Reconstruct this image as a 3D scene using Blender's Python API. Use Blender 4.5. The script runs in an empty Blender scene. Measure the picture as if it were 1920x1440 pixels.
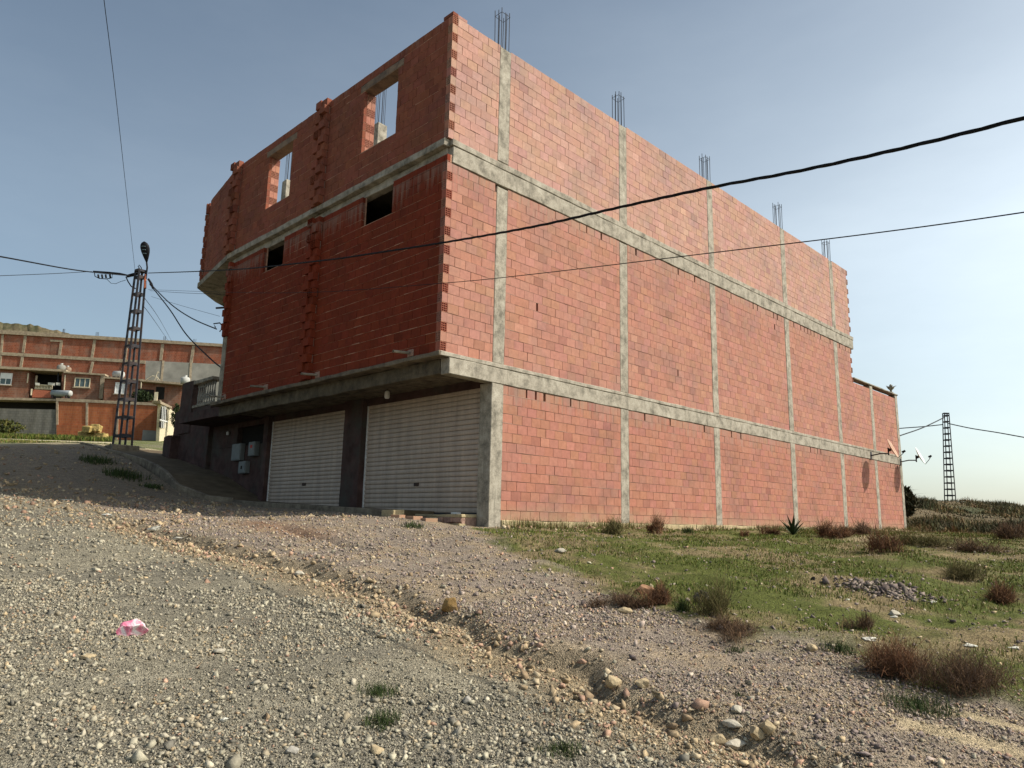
import bpy, math, random
import numpy as np
from mathutils import Matrix, Vector

random.seed(7)
rng = np.random.default_rng(11)
D = bpy.data
scene = bpy.context.scene
COL = scene.collection

# ------------------------------------------------------------------ camera
# world: x runs along the sunlit side wall, y runs along the shaded front, z = 0 at eye level
CF, CP, CR, CTH = 1378.3, .1852, .0209, .7861
CS, CT = -10.79, -11.40
_c, _s = math.cos(CTH), math.sin(CTH)
FWD = Vector((_s, _c, 0)); RGT = Vector((_c, -_s, 0)); UPV = Vector((0, 0, 1))
F3 = FWD * math.cos(CP) + UPV * math.sin(CP)
D3 = FWD * math.sin(CP) - UPV * math.cos(CP)
Ri = RGT * math.cos(CR) - D3 * math.sin(CR)
Di = RGT * math.sin(CR) + D3 * math.cos(CR)
cam = D.cameras.new('camera'); cam.sensor_width = 36; cam.lens = CF / 1920 * 36
cam.clip_start = .05; cam.clip_end = 3000
camo = D.objects.new('camera', cam); COL.objects.link(camo)
m = Matrix((Ri, -Di, -F3)).transposed().to_4x4(); m.translation = (CS, CT, 0)
camo.matrix_world = m
scene.camera = camo

# ------------------------------------------------------------------ sky, sun, exposure
SUN_EL = math.radians(44.5); SUN_H = Vector((.63, -.776, 0)).normalized()
world = D.worlds.new('World'); scene.world = world; world.use_nodes = True
wn = world.node_tree; bgn = wn.nodes['Background']
sky = wn.nodes.new('ShaderNodeTexSky'); sky.sky_type = 'NISHITA'; sky.sun_disc = False
sky.sun_elevation = SUN_EL; sky.sun_rotation = math.atan2(SUN_H.x, SUN_H.y)
sky.altitude = 900; sky.air_density = 1.0; sky.dust_density = 5.0; sky.ozone_density = 0.0
# summer haze: paler towards the horizon and towards the sun, all the way round
def _m(op, a, b=None, c=None):
    n = wn.nodes.new('ShaderNodeMath'); n.operation = op
    for i, v in enumerate((a, b, c)):
        if v is None: continue
        if isinstance(v, (int, float)): n.inputs[i].default_value = v
        else: wn.links.new(v, n.inputs[i])
    return n.outputs[0]
_tc = wn.nodes.new('ShaderNodeTexCoord'); _sp = wn.nodes.new('ShaderNodeSeparateXYZ'); wn.links.new(_tc.outputs['Generated'], _sp.inputs[0])
_dt = wn.nodes.new('ShaderNodeVectorMath'); _dt.operation = 'DOT_PRODUCT'; wn.links.new(_tc.outputs['Generated'], _dt.inputs[0])
_dt.inputs[1].default_value = (SUN_H.x * math.cos(SUN_EL), SUN_H.y * math.cos(SUN_EL), math.sin(SUN_EL))
_hz = _m('MINIMUM', _m('POWER', _m('SUBTRACT', 1., _m('MAXIMUM', _sp.outputs['Z'], 0.)), 2.6), .34)
_hz = _m('MULTIPLY', _m('MULTIPLY', _hz, _m('EXPONENT', _m('MULTIPLY', _dt.outputs['Value'], 1.9))), 4.5)
_mp = wn.nodes.new('ShaderNodeMapping'); _mp.inputs['Scale'].default_value = (1.6, 1.6, 5.); wn.links.new(_tc.outputs['Generated'], _mp.inputs[0])
_nz = wn.nodes.new('ShaderNodeTexNoise'); _nz.inputs['Scale'].default_value = 2.2; _nz.inputs['Detail'].default_value = 7.; _nz.inputs['Roughness'].default_value = .6; wn.links.new(_mp.outputs[0], _nz.inputs['Vector'])
_hz = _m('ADD', _m('MULTIPLY', _hz, _m('MULTIPLY_ADD', _nz.outputs['Fac'], .3, .85)), _m('MULTIPLY', _m('MAXIMUM', _m('SUBTRACT', _nz.outputs['Fac'], .46), 0.), .4))
_vc = wn.nodes.new('ShaderNodeVectorMath'); _vc.operation = 'SCALE'; _vc.inputs[0].default_value = (.98, 1.02, .96); wn.links.new(_hz, _vc.inputs['Scale'])
_va = wn.nodes.new('ShaderNodeVectorMath'); _va.operation = 'ADD'; _ti = wn.nodes.new('ShaderNodeVectorMath'); _ti.operation = 'MULTIPLY'; _ti.inputs[1].default_value = (.95, 1.02, .97); wn.links.new(sky.outputs[0], _ti.inputs[0]); wn.links.new(_ti.outputs[0], _va.inputs[0]); wn.links.new(_vc.outputs[0], _va.inputs[1])
wn.links.new(_va.outputs[0], bgn.inputs[0]); bgn.inputs[1].default_value = .094
sun = D.lights.new('sun', 'SUN'); sun.energy = 4.4; sun.angle = math.radians(.53); sun.color = (1, .93, .82)
suno = D.objects.new('sun', sun); COL.objects.link(suno)
sdir = Vector((SUN_H.x * math.cos(SUN_EL), SUN_H.y * math.cos(SUN_EL), math.sin(SUN_EL)))
suno.rotation_euler = sdir.to_track_quat('Z', 'Y').to_euler()
suno.location = (0, -20, 30)
vs = scene.view_settings; vs.view_transform = 'Standard'; vs.look = 'None'; vs.exposure = .33; vs.gamma = 1
scene.render.engine = 'CYCLES'; scene.cycles.max_bounces = 6

# ------------------------------------------------------------------ helpers: picture ray to place
def ray(x, y):
    u0, v0 = x - 960, y - 720
    u = math.cos(CR) * u0 + math.sin(CR) * v0; v = -math.sin(CR) * u0 + math.cos(CR) * v0
    X, Z = u / CF, -v / CF
    d = math.cos(CP) - Z * math.sin(CP); z = math.sin(CP) + Z * math.cos(CP)
    return np.array([d * _s + X * _c, d * _c - X * _s, z])
ORG = np.array([CS, CT, 0.])
def at_d(x, y, d):
    k = ray(x, y); return ORG + k * d / (k[0] * _s + k[1] * _c)
def at_s(x, y, S):
    k = ray(x, y); return ORG + k * (S - CS) / k[0]
def at_t(x, y, T):
    k = ray(x, y); return ORG + k * (T - CT) / k[1]
def proj(P):
    P = np.asarray(P, float); a = P[..., 0] - CS; b = P[..., 1] - CT
    d = a * _s + b * _c; rr = a * _c - b * _s
    cz = d * math.cos(CP) + P[..., 2] * math.sin(CP); cy = -d * math.sin(CP) + P[..., 2] * math.cos(CP)
    u = CF * rr / cz; v = -CF * cy / cz
    return 960 + math.cos(CR) * u - math.sin(CR) * v, 720 + math.sin(CR) * u + math.cos(CR) * v, cz

# ------------------------------------------------------------------ noise
def vnoise(x, y, seed=0):
    xi = np.floor(x).astype(np.int64); yi = np.floor(y).astype(np.int64)
    fx = x - xi; fy = y - yi; fx = fx * fx * (3 - 2 * fx); fy = fy * fy * (3 - 2 * fy)
    def h(a, b):
        n = (a * 374761393 + b * 668265263 + seed * 1274126177) & 0x7fffffff
        n = ((n ^ (n >> 13)) * 1274126177) & 0x7fffffff
        return ((n ^ (n >> 16)) & 0xffff) / 65535.
    return (h(xi, yi) * (1 - fx) + h(xi + 1, yi) * fx) * (1 - fy) + (h(xi, yi + 1) * (1 - fx) + h(xi + 1, yi + 1) * fx) * fy
def fbm(x, y, o=4, seed=0):
    s = 0; a = .5; t = 0
    for i in range(o):
        s = s + a * vnoise(x * 2 ** i, y * 2 ** i, seed + i * 17); t += a; a *= .5
    return s / t
def sstep(a, b, x):
    x = np.clip((x - a) / (b - a), 0, 1); return x * x * (3 - 2 * x)

# ------------------------------------------------------------------ materials
def mat(name):
    m = D.materials.new(name); m.use_nodes = True
    nt = m.node_tree; b = nt.nodes['Principled BSDF']; b.inputs['Specular IOR Level'].default_value = .12
    return m, nt, b
def nd(nt, t, **kw):
    n = nt.nodes.new('ShaderNode' + t)
    for k, v in kw.items():
        if k in n.inputs: n.inputs[k].default_value = v
        else: setattr(n, k, v)
    return n
def lk(nt, a, ao, b, bi): nt.links.new(a.outputs[ao], b.inputs[bi])
def ramp(nt, pts):
    r = nt.nodes.new('ShaderNodeValToRGB'); e = r.color_ramp.elements
    while len(e) < len(pts): e.new(.5)
    for i, (p, c) in enumerate(pts):
        e[i].position = p; e[i].color = (c, c, c, 1) if isinstance(c, (int, float)) else (*c, 1)
    return r
def mixc(nt, a, b, f, mode='MIX'):
    n = nt.nodes.new('ShaderNodeMix'); n.data_type = 'RGBA'; n.blend_type = mode
    for v, i in ((f, 0), (a, 6), (b, 7)):
        if isinstance(v, tuple) and len(v) == 2: nt.links.new(v[0].outputs[v[1]], n.inputs[i])
        elif isinstance(v, (int, float)): n.inputs[i].default_value = v
        else: n.inputs[i].default_value = (*v, 1)
    return n
def simple(name, col, rough=.8, metal=0., var=.25, scale=8., bump=0., bscale=60., col2=None, coords='Object', tone=False):
    m, nt, b = mat(name)
    b.inputs['Roughness'].default_value = rough; b.inputs['Metallic'].default_value = metal
    tc = nd(nt, 'TexCoord'); nz = nd(nt, 'TexNoise', Scale=scale, Detail=6., Roughness=.6)
    lk(nt, tc, coords, nz, 'Vector')
    if tone:
        at = nd(nt, 'Attribute', attribute_name='tone'); base = (at, 'Color')
    else: base = col
    r = ramp(nt, [(.3, 1 - var), (.7, 1 + var * .4)]); lk(nt, nz, 'Fac', r, 'Fac')
    mx = mixc(nt, base, (r, 'Color'), 1., 'MULTIPLY')
    last = mx
    if col2:
        nz2 = nd(nt, 'TexNoise', Scale=scale * .35, Detail=8., Roughness=.7); lk(nt, tc, coords, nz2, 'Vector')
        r2 = ramp(nt, [(.48, 0.), (.66, 1.)]); lk(nt, nz2, 'Fac', r2, 'Fac')
        last = mixc(nt, (mx, 2), col2, (r2, 'Color'))
    lk(nt, last, 2, b, 'Base Color')
    if bump:
        nb = nd(nt, 'TexNoise', Scale=bscale, Detail=5., Roughness=.6); lk(nt, tc, coords, nb, 'Vector')
        bp = nd(nt, 'Bump', Strength=bump, Distance=.01); lk(nt, nb, 'Fac', bp, 'Height'); lk(nt, bp, 'Normal', b, 'Normal')
    return m

def brick_material():
    m, nt, b = mat('hollow_clay_brick'); b.inputs['Roughness'].default_value = .9
    at = nd(nt, 'Attribute', attribute_name='tone'); geo = nd(nt, 'NewGeometry')
    nz = nd(nt, 'TexNoise', Scale=9., Detail=7., Roughness=.65); lk(nt, geo, 'Position', nz, 'Vector')
    r = ramp(nt, [(.25, .78), (.75, 1.12)]); lk(nt, nz, 'Fac', r, 'Fac')
    c1 = mixc(nt, (at, 'Color'), (r, 'Color'), 1., 'MULTIPLY')
    # large weathered patches
    nz2 = nd(nt, 'TexNoise', Scale=.8, Detail=5., Roughness=.6); lk(nt, geo, 'Position', nz2, 'Vector')
    r2 = ramp(nt, [(.48, 0.), (.68, 1.)]); lk(nt, nz2, 'Fac', r2, 'Fac')
    c1d = mixc(nt, (c1, 2), (.78, .87, .93), 1., 'MULTIPLY'); c2 = mixc(nt, (c1, 2), (c1d, 2), (r2, 'Color'))
    # cement runs under the beams: narrow vertical streaks
    sx = nd(nt, 'SeparateXYZ'); lk(nt, geo, 'Position', sx, 'Vector')
    mp = nd(nt, 'Mapping'); mp.inputs['Scale'].default_value = (11., 11., .55); lk(nt, geo, 'Position', mp, 'Vector')
    ns = nd(nt, 'TexNoise', Scale=1., Detail=4., Roughness=.7); lk(nt, mp, 'Vector', ns, 'Vector')
    masks = []
    for zb, ln in ((2.97, .75), (7.6, .8), (11.13, .35)):
        mr = nd(nt, 'MapRange'); mr.inputs[1].default_value = zb - ln; mr.inputs[2].default_value = zb; mr.clamp = True
        lk(nt, sx, 'Z', mr, 'Value')
        lt = nd(nt, 'Math', operation='LESS_THAN'); lt.inputs[1].default_value = zb + .02; lk(nt, sx, 'Z', lt, 0)
        mu = nd(nt, 'Math', operation='MULTIPLY'); lk(nt, mr, 0, mu, 0); lk(nt, lt, 0, mu, 1); masks.append(mu)
    a1 = nd(nt, 'Math', operation='ADD'); lk(nt, masks[0], 0, a1, 0); lk(nt, masks[1], 0, a1, 1)
    hm = nd(nt, 'Math', operation='MULTIPLY'); lk(nt, masks[2], 0, hm, 0); hm.inputs[1].default_value = .6
    a2 = nd(nt, 'Math', operation='ADD'); lk(nt, a1, 0, a2, 0); lk(nt, hm, 0, a2, 1)
    ad = nd(nt, 'Math', operation='ADD'); lk(nt, ns, 'Fac', ad, 0)
    m3 = nd(nt, 'Math', operation='MULTIPLY'); lk(nt, a2, 0, m3, 0); m3.inputs[1].default_value = .34; lk(nt, m3, 0, ad, 1)
    rs = ramp(nt, [(.66, 0.), (.86, .42)]); lk(nt, ad, 0, rs, 'Fac')
    ms = nd(nt, 'Math', operation='MULTIPLY'); lk(nt, rs, 'Color', ms, 0)
    rm = ramp(nt, [(.02, 0.), (.25, 1.)]); lk(nt, a2, 0, rm, 'Fac'); lk(nt, rm, 'Color', ms, 1)
    c3 = mixc(nt, (c2, 2), (.27, .22, .175), (ms, 0))
    mpm = nd(nt, 'Mapping'); mpm.inputs['Scale'].default_value = (2.2, 2.2, 7.); lk(nt, geo, 'Position', mpm, 'Vector')
    nm = nd(nt, 'TexNoise', Scale=1., Detail=7., Roughness=.75); lk(nt, mpm, 'Vector', nm, 'Vector')
    rsm = ramp(nt, [(.57, 0.), (.70, .5)]); lk(nt, nm, 'Fac', rsm, 'Fac')
    c4 = mixc(nt, (c3, 2), (1.12, 1.2, 1.25), 1., 'MULTIPLY'); c5 = mixc(nt, (c3, 2), (c4, 2), (rsm, 'Color'))
    # mud splashed up the lowest courses
    mg = nd(nt, 'MapRange'); mg.inputs[1].default_value = .75; mg.inputs[2].default_value = -.1; mg.clamp = True; lk(nt, sx, 'Z', mg, 'Value')
    ng = nd(nt, 'TexNoise', Scale=2.6, Detail=8., Roughness=.75); lk(nt, geo, 'Position', ng, 'Vector')
    sg = nd(nt, 'Math', operation='MULTIPLY'); lk(nt, mg, 0, sg, 0); lk(nt, ng, 'Fac', sg, 1)
    rg = ramp(nt, [(.2, 0.), (.5, .7)]); lk(nt, sg, 0, rg, 'Fac')
    c6 = mixc(nt, (c5, 2), (.34, .25, .16), (rg, 'Color'))
    lk(nt, c6, 2, b, 'Base Color')
    # extruded ribs of the clay block plus grain
    wv = nd(nt, 'TexWave', Scale=13., Distortion=.6, Detail=1.); wv.bands_direction = 'Z'; lk(nt, geo, 'Position', wv, 'Vector')
    nb = nd(nt, 'TexNoise', Scale=70., Detail=4.); lk(nt, geo, 'Position', nb, 'Vector')
    mb = nd(nt, 'Math', operation='ADD'); lk(nt, wv, 'Fac', mb, 0); lk(nt, nb, 'Fac', mb, 1)
    bp = nd(nt, 'Bump', Strength=.35, Distance=.004); lk(nt, mb, 0, bp, 'Height'); lk(nt, bp, 'Normal', b, 'Normal')
    return m

def concrete_material(name='bare_concrete', base=(.35, .315, .255), dark=(.165, .15, .12), lightc=(.47, .435, .36)):
    m, nt, b = mat(name); b.inputs['Roughness'].default_value = .9
    geo = nd(nt, 'NewGeometry')
    nz = nd(nt, 'TexNoise', Scale=3.2, Detail=9., Roughness=.72); lk(nt, geo, 'Position', nz, 'Vector')
    r = ramp(nt, [(.36, dark), (.52, base), (.7, lightc)]); lk(nt, nz, 'Fac', r, 'Fac')
    mp = nd(nt, 'Mapping'); mp.inputs['Scale'].default_value = (9., 9., .7); lk(nt, geo, 'Position', mp, 'Vector')
    ns = nd(nt, 'TexNoise', Scale=1., Detail=5., Roughness=.7); lk(nt, mp, 'Vector', ns, 'Vector')
    r2 = ramp(nt, [(.55, 0.), (.72, .7)]); lk(nt, ns, 'Fac', r2, 'Fac')
    c = mixc(nt, (r, 'Color'), dark, (r2, 'Color'))
    ns2 = nd(nt, 'TexNoise', Scale=1.7, Detail=4., Roughness=.6); lk(nt, mp, 'Vector', ns2, 'Vector')
    r3 = ramp(nt, [(.62, 0.), (.75, .55)]); lk(nt, ns2, 'Fac', r3, 'Fac')
    c2 = mixc(nt, (c, 2), lightc, (r3, 'Color'))
    n4 = nd(nt, 'TexNoise', Scale=45., Detail=4.); lk(nt, geo, 'Position', n4, 'Vector')
    r4 = ramp(nt, [(.3, .8), (.7, 1.1)]); lk(nt, n4, 'Fac', r4, 'Fac')
    c3 = mixc(nt, (c2, 2), (r4, 'Color'), 1., 'MULTIPLY')
    lk(nt, c3, 2, b, 'Base Color')
    ad = nd(nt, 'Math', operation='ADD'); lk(nt, n4, 'Fac', ad, 0); lk(nt, nz, 'Fac', ad, 1)
    bp = nd(nt, 'Bump', Strength=.5, Distance=.008); lk(nt, ad, 0, bp, 'Height'); lk(nt, bp, 'Normal', b, 'Normal')
    return m

def ground_material():
    m, nt, b = mat('gravel_and_soil'); b.inputs['Roughness'].default_value = .95
    geo = nd(nt, 'NewGeometry'); at = nd(nt, 'Attribute', attribute_name='tone')
    v = nd(nt, 'TexVoronoi', Scale=55., Randomness=1.); lk(nt, geo, 'Position', v, 'Vector')
    hs = nd(nt, 'SeparateColor'); lk(nt, v, 'Color', hs, 'Color')
    r = ramp(nt, [(0., .55), (.5, 1.), (1., 1.45)]); lk(nt, hs, 'Red', r, 'Fac')
    n1 = nd(nt, 'TexNoise', Scale=5., Detail=8., Roughness=.7); lk(nt, geo, 'Position', n1, 'Vector')
    r1 = ramp(nt, [(.3, .7), (.7, 1.2)]); lk(nt, n1, 'Fac', r1, 'Fac')
    v2 = nd(nt, 'TexVoronoi', Scale=150.); lk(nt, geo, 'Position', v2, 'Vector')
    h2 = nd(nt, 'SeparateColor'); lk(nt, v2, 'Color', h2, 'Color')
    r2 = ramp(nt, [(0., .7), (1., 1.25)]); lk(nt, h2, 'Green', r2, 'Fac')
    c = mixc(nt, (at, 'Color'), (r, 'Color'), .8, 'MULTIPLY')
    c = mixc(nt, (c, 2), (r1, 'Color'), 1., 'MULTIPLY')
    c = mixc(nt, (c, 2), (r2, 'Color'), .8, 'MULTIPLY')
    lk(nt, c, 2, b, 'Base Color')
    rd = ramp(nt, [(.0, 1.), (.45, 0.)]); lk(nt, v, 'Distance', rd, 'Fac')
    s1 = nd(nt, 'Math', operation='MULTIPLY_ADD'); lk(nt, rd, 'Color', s1, 0); s1.inputs[1].default_value = 1.; lk(nt, n1, 'Fac', s1, 2)
    s2 = nd(nt, 'Math', operation='MULTIPLY_ADD'); lk(nt, v2, 'Distance', s2, 0); s2.inputs[1].default_value = -.5; lk(nt, s1, 0, s2, 2)
    bp = nd(nt, 'Bump', Strength=1., Distance=.018); lk(nt, s2, 0, bp, 'Height'); lk(nt, bp, 'Normal', b, 'Normal')
    return m

def far_brick_material(name, c1, c2, mortar, stain=(.30, .25, .2)):
    m, nt, b = mat(name); b.inputs['Roughness'].default_value = .9
    tc = nd(nt, 'TexCoord'); sx = nd(nt, 'SeparateXYZ'); lk(nt, tc, 'Object', sx, 'Vector')
    cb = nd(nt, 'CombineXYZ'); lk(nt, sx, 'X', cb, 'X'); lk(nt, sx, 'Z', cb, 'Y')
    br = nd(nt, 'TexBrick', Scale=1.); br.inputs['Brick Width'].default_value = .31; br.inputs['Row Height'].default_value = .213
    br.inputs['Mortar Size'].default_value = .012; br.inputs['Color1'].default_value = (*c1, 1); br.inputs['Color2'].default_value = (*c2, 1); br.inputs['Mortar'].default_value = (*mortar, 1)
    lk(nt, cb, 'Vector', br, 'Vector')
    n = nd(nt, 'TexNoise', Scale=.5, Detail=8., Roughness=.7); lk(nt, tc, 'Object', n, 'Vector')
    r = ramp(nt, [(.48, 0.), (.75, .7)]); lk(nt, n, 'Fac', r, 'Fac')
    c = mixc(nt, (br, 'Color'), stain, (r, 'Color'))
    mp = nd(nt, 'Mapping'); mp.inputs['Scale'].default_value = (2.2, 2.2, .16); lk(nt, tc, 'Object', mp, 'Vector')
    n2 = nd(nt, 'TexNoise', Scale=1., Detail=5., Roughness=.65); lk(nt, mp, 'Vector', n2, 'Vector')
    r2 = ramp(nt, [(.3, .62), (.7, 1.12)]); lk(nt, n2, 'Fac', r2, 'Fac')
    c = mixc(nt, (c, 2), (r2, 'Color'), 1., 'MULTIPLY')
    lk(nt, c, 2, b, 'Base Color')
    return m

MT = {}
MT['brick'] = brick_material()
MT['mortar'] = simple('bed_mortar', (.34, .22, .17), .95, var=.4, scale=14, bump=.6, bscale=40)
MT['mortar_f'] = simple('pale_bed_mortar', (.52, .30, .20), .95, var=.4, scale=10, bump=.4, bscale=40)
MT['concrete'] = concrete_material()
MT['concrete_d'] = concrete_material('stained_concrete', (.30, .27, .21), (.12, .11, .09), (.40, .36, .29))
MT['lintel'] = concrete_material('brown_lintel', (.24, .17, .12), (.13, .10, .08), (.30, .22, .16))
MT['shade_dark'] = concrete_material('shade_darkened_concrete', (.115, .095, .065), (.06, .05, .038), (.17, .145, .10))  # concrete with the shade under the overhang put into its colour
MT['shade_dark2'] = concrete_material('shade_darkened_slab_edge', (.17, .14, .10), (.085, .07, .055), (.25, .215, .16))  # slab edge and soffit tone, darkened in colour to deepen their shade
MT['plinth'] = concrete_material('yellowed_render', (.42, .34, .20), (.25, .21, .13), (.50, .42, .27))
MT['ground'] = ground_material()
MT['stone'] = simple('limestone_gravel', None, .9, var=.3, scale=30, bump=.4, bscale=90, tone=True, coords='Object')
MT['rock'] = simple('ochre_rock', (.30, .19, .075), .9, var=.5, scale=9, bump=.8, bscale=25, col2=(.20, .15, .10))
MT['rebar'] = simple('rusty_rebar', (.055, .06, .075), .7, var=.3, scale=20)
MT['shutter'] = simple('painted_shutter_steel', (.56, .47, .38), .55, metal=0., var=.22, scale=2.2, col2=(.42, .34, .26), bump=.15, bscale=6, coords='Generated')
def shutter_material():
    m, nt, b = mat('grimy_shutter_steel'); b.inputs['Roughness'].default_value = .5; b.inputs['Specular IOR Level'].default_value = .35
    geo = nd(nt, 'NewGeometry'); mp = nd(nt, 'Mapping'); mp.inputs['Scale'].default_value = (5., 5., .5); lk(nt, geo, 'Position', mp, 'Vector')
    n1 = nd(nt, 'TexNoise', Scale=1., Detail=6., Roughness=.7); lk(nt, mp, 'Vector', n1, 'Vector'); r1 = ramp(nt, [(.35, .72), (.6, 1.)]); lk(nt, n1, 'Fac', r1, 'Fac')
    n2 = nd(nt, 'TexNoise', Scale=1.3, Detail=8., Roughness=.7); lk(nt, geo, 'Position', n2, 'Vector'); r2 = ramp(nt, [(.5, 0.), (.75, .6)]); lk(nt, n2, 'Fac', r2, 'Fac')
    c = mixc(nt, (.48, .39, .315), (r1, 'Color'), 1., 'MULTIPLY'); c = mixc(nt, (c, 2), (.33, .26, .20), (r2, 'Color')); lk(nt, c, 2, b, 'Base Color')
    bp = nd(nt, 'Bump', Strength=.25, Distance=.02); lk(nt, n2, 'Fac', bp, 'Height'); lk(nt, bp, 'Normal', b, 'Normal')
    return m
MT['shutter'] = shutter_material()
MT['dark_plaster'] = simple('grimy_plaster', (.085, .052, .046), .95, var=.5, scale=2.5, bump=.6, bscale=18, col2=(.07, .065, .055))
MT['ramp'] = simple('ramp_screed', (.14, .105, .065), .95, var=.4, scale=2.5, bump=.5, bscale=14)
MT['kerb'] = concrete_material('kerb_concrete', (.21, .175, .125), (.11, .09, .07), (.30, .255, .19))
MT['white'] = simple('white_enamel', (.72, .72, .70), .45, var=.15, scale=6)
MT['box'] = simple('grey_meter_box', (.18, .195, .19), .5, var=.15, scale=6)
MT['red'] = simple('red_mark', (.5, .05, .04), .6)
MT['black'] = simple('black_rubber', (.012, .012, .014), .55, var=.2)
MT['steel'] = simple('galvanised_lattice', (.045, .045, .052), .6, metal=.2, var=.4, scale=5, col2=(.07, .045, .035))
MT['rust'] = simple('rusty_dish', (.50, .34, .25), .7, var=.25, scale=7, col2=(.40, .22, .14))
MT['dish'] = simple('pale_dish', (.62, .68, .66), .5, var=.12, scale=5)
MT['dark'] = simple('dark_inside', (.02, .018, .016), .95)
MT['twig'] = simple('dry_twig', None, .9, var=.3, scale=30, tone=True)
MT['leaf'] = simple('green_blade', None, .7, var=.25, scale=20, tone=True)
MT['far_brick'] = far_brick_material('weathered_red_brick', (.34, .105, .055), (.26, .075, .04), (.30, .19, .13))
MT['far_brick2'] = far_brick_material('brown_brick', (.27, .11, .065), (.20, .08, .05), (.24, .17, .12))
MT['orange_wall'] = far_brick_material('orange_brick', (.40, .135, .055), (.33, .10, .045), (.34, .16, .09), (.34, .14, .07))
MT['block_wall'] = far_brick_material('grey_block', (.20, .19, .16), (.16, .155, .135), (.13, .12, .10), (.15, .14, .10))
MT['grey_render'] = simple('grey_render', (.26, .25, .22), .95, var=.35, scale=.8, bump=.2, col2=(.20, .20, .17))
MT['pale_frame'] = concrete_material('pale_concrete_frame', (.36, .29, .20), (.23, .18, .13), (.45, .37, .27))
MT['cream'] = simple('cream_paint', (.62, .54, .38), .8, var=.2, scale=4)
MT['glass'] = simple('window_glass', (.10, .14, .15), .12, var=.2)
MT['straw'] = simple('straw', (.40, .29, .11), .95, var=.5, scale=12, bump=1., bscale=40)
MT['tank'] = simple('grey_tank', (.33, .36, .37), .45, var=.25, scale=3)
MT['tankw'] = simple('white_tank', (.46, .46, .43), .5, var=.2, scale=3)
MT['terracotta'] = simple('terracotta', (.42, .14, .08), .8, var=.3)
MT['hill'] = simple('rocky_scrub', (.17, .14, .085), .95, var=.7, scale=.35, bump=1., bscale=.9, col2=(.055, .065, .03))
MT['leafmass'] = simple('foliage', None, .75, var=.3, scale=3, tone=True)
MT['litter'] = simple('litter_paper', (.62, .60, .52), .8, var=.2, scale=8)

def bag_material():
    m, nt, b = mat('pink_plastic'); b.inputs['Roughness'].default_value = .35
    tc = nd(nt, 'TexCoord'); n = nd(nt, 'TexNoise', Scale=9., Detail=3., Distortion=1.2); lk(nt, tc, 'Object', n, 'Vector')
    r = ramp(nt, [(.36, (.62, .16, .26)), (.47, (.74, .40, .47)), (.55, (.80, .74, .74))]); lk(nt, n, 'Fac', r, 'Fac')
    lk(nt, r, 'Color', b, 'Base Color')
    return m
MT['bag'] = bag_material()

# ------------------------------------------------------------------ mesh / object helpers
def tag(o, label=None, cat=None, group=None, kind=None):
    if label: o['label'] = label
    if cat: o['category'] = cat
    if group: o['group'] = group
    if kind: o['kind'] = kind
    return o
def empty(name, loc=(0, 0, 0), rz=0, parent=None, **kw):
    o = D.objects.new(name, None); COL.objects.link(o); o.location = loc; o.rotation_euler = (0, 0, rz); o.parent = parent
    o.empty_display_size = .2
    return tag(o, **kw)
def link(name, me, parent=None, loc=None, rz=None, **kw):
    o = D.objects.new(name, me); COL.objects.link(o); o.parent = parent
    if loc is not None: o.location = loc
    if rz is not None: o.rotation_euler = (0, 0, rz)
    return tag(o, **kw)
def mesh(name, V, Fc, material, tone=None, dom='FACE', smooth=False):
    me = D.meshes.new(name)
    V = np.asarray(V, np.float32)
    if isinstance(Fc, np.ndarray):
        n, k = Fc.shape
        me.vertices.add(len(V)); me.vertices.foreach_set('co', V.ravel())
        me.loops.add(n * k); me.loops.foreach_set('vertex_index', Fc.astype(np.int32).ravel())
        me.polygons.add(n); me.polygons.foreach_set('loop_start', np.arange(0, n * k, k, dtype=np.int32))
        me.update(calc_edges=True)
    else:
        me.from_pydata(V.tolist(), [], Fc)
    if tone is not None:
        a = me.attributes.new('tone', 'FLOAT_COLOR', dom)
        t = np.ones((len(tone), 4), np.float32); t[:, :3] = np.asarray(tone); a.data.foreach_set('color', t.ravel())
    if smooth: me.polygons.foreach_set('use_smooth', np.ones(len(me.polygons), bool))
    me.materials.append(MT[material] if isinstance(material, str) else material)
    me.update()
    return me
BOXF = [(0, 3, 2, 1), (4, 5, 6, 7), (0, 1, 5, 4), (1, 2, 6, 5), (2, 3, 7, 6), (3, 0, 4, 7)]
def boxv(x0, x1, y0, y1, z0, z1):
    return [(x0, y0, z0), (x1, y0, z0), (x1, y1, z0), (x0, y1, z0), (x0, y0, z1), (x1, y0, z1), (x1, y1, z1), (x0, y1, z1)]
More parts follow.
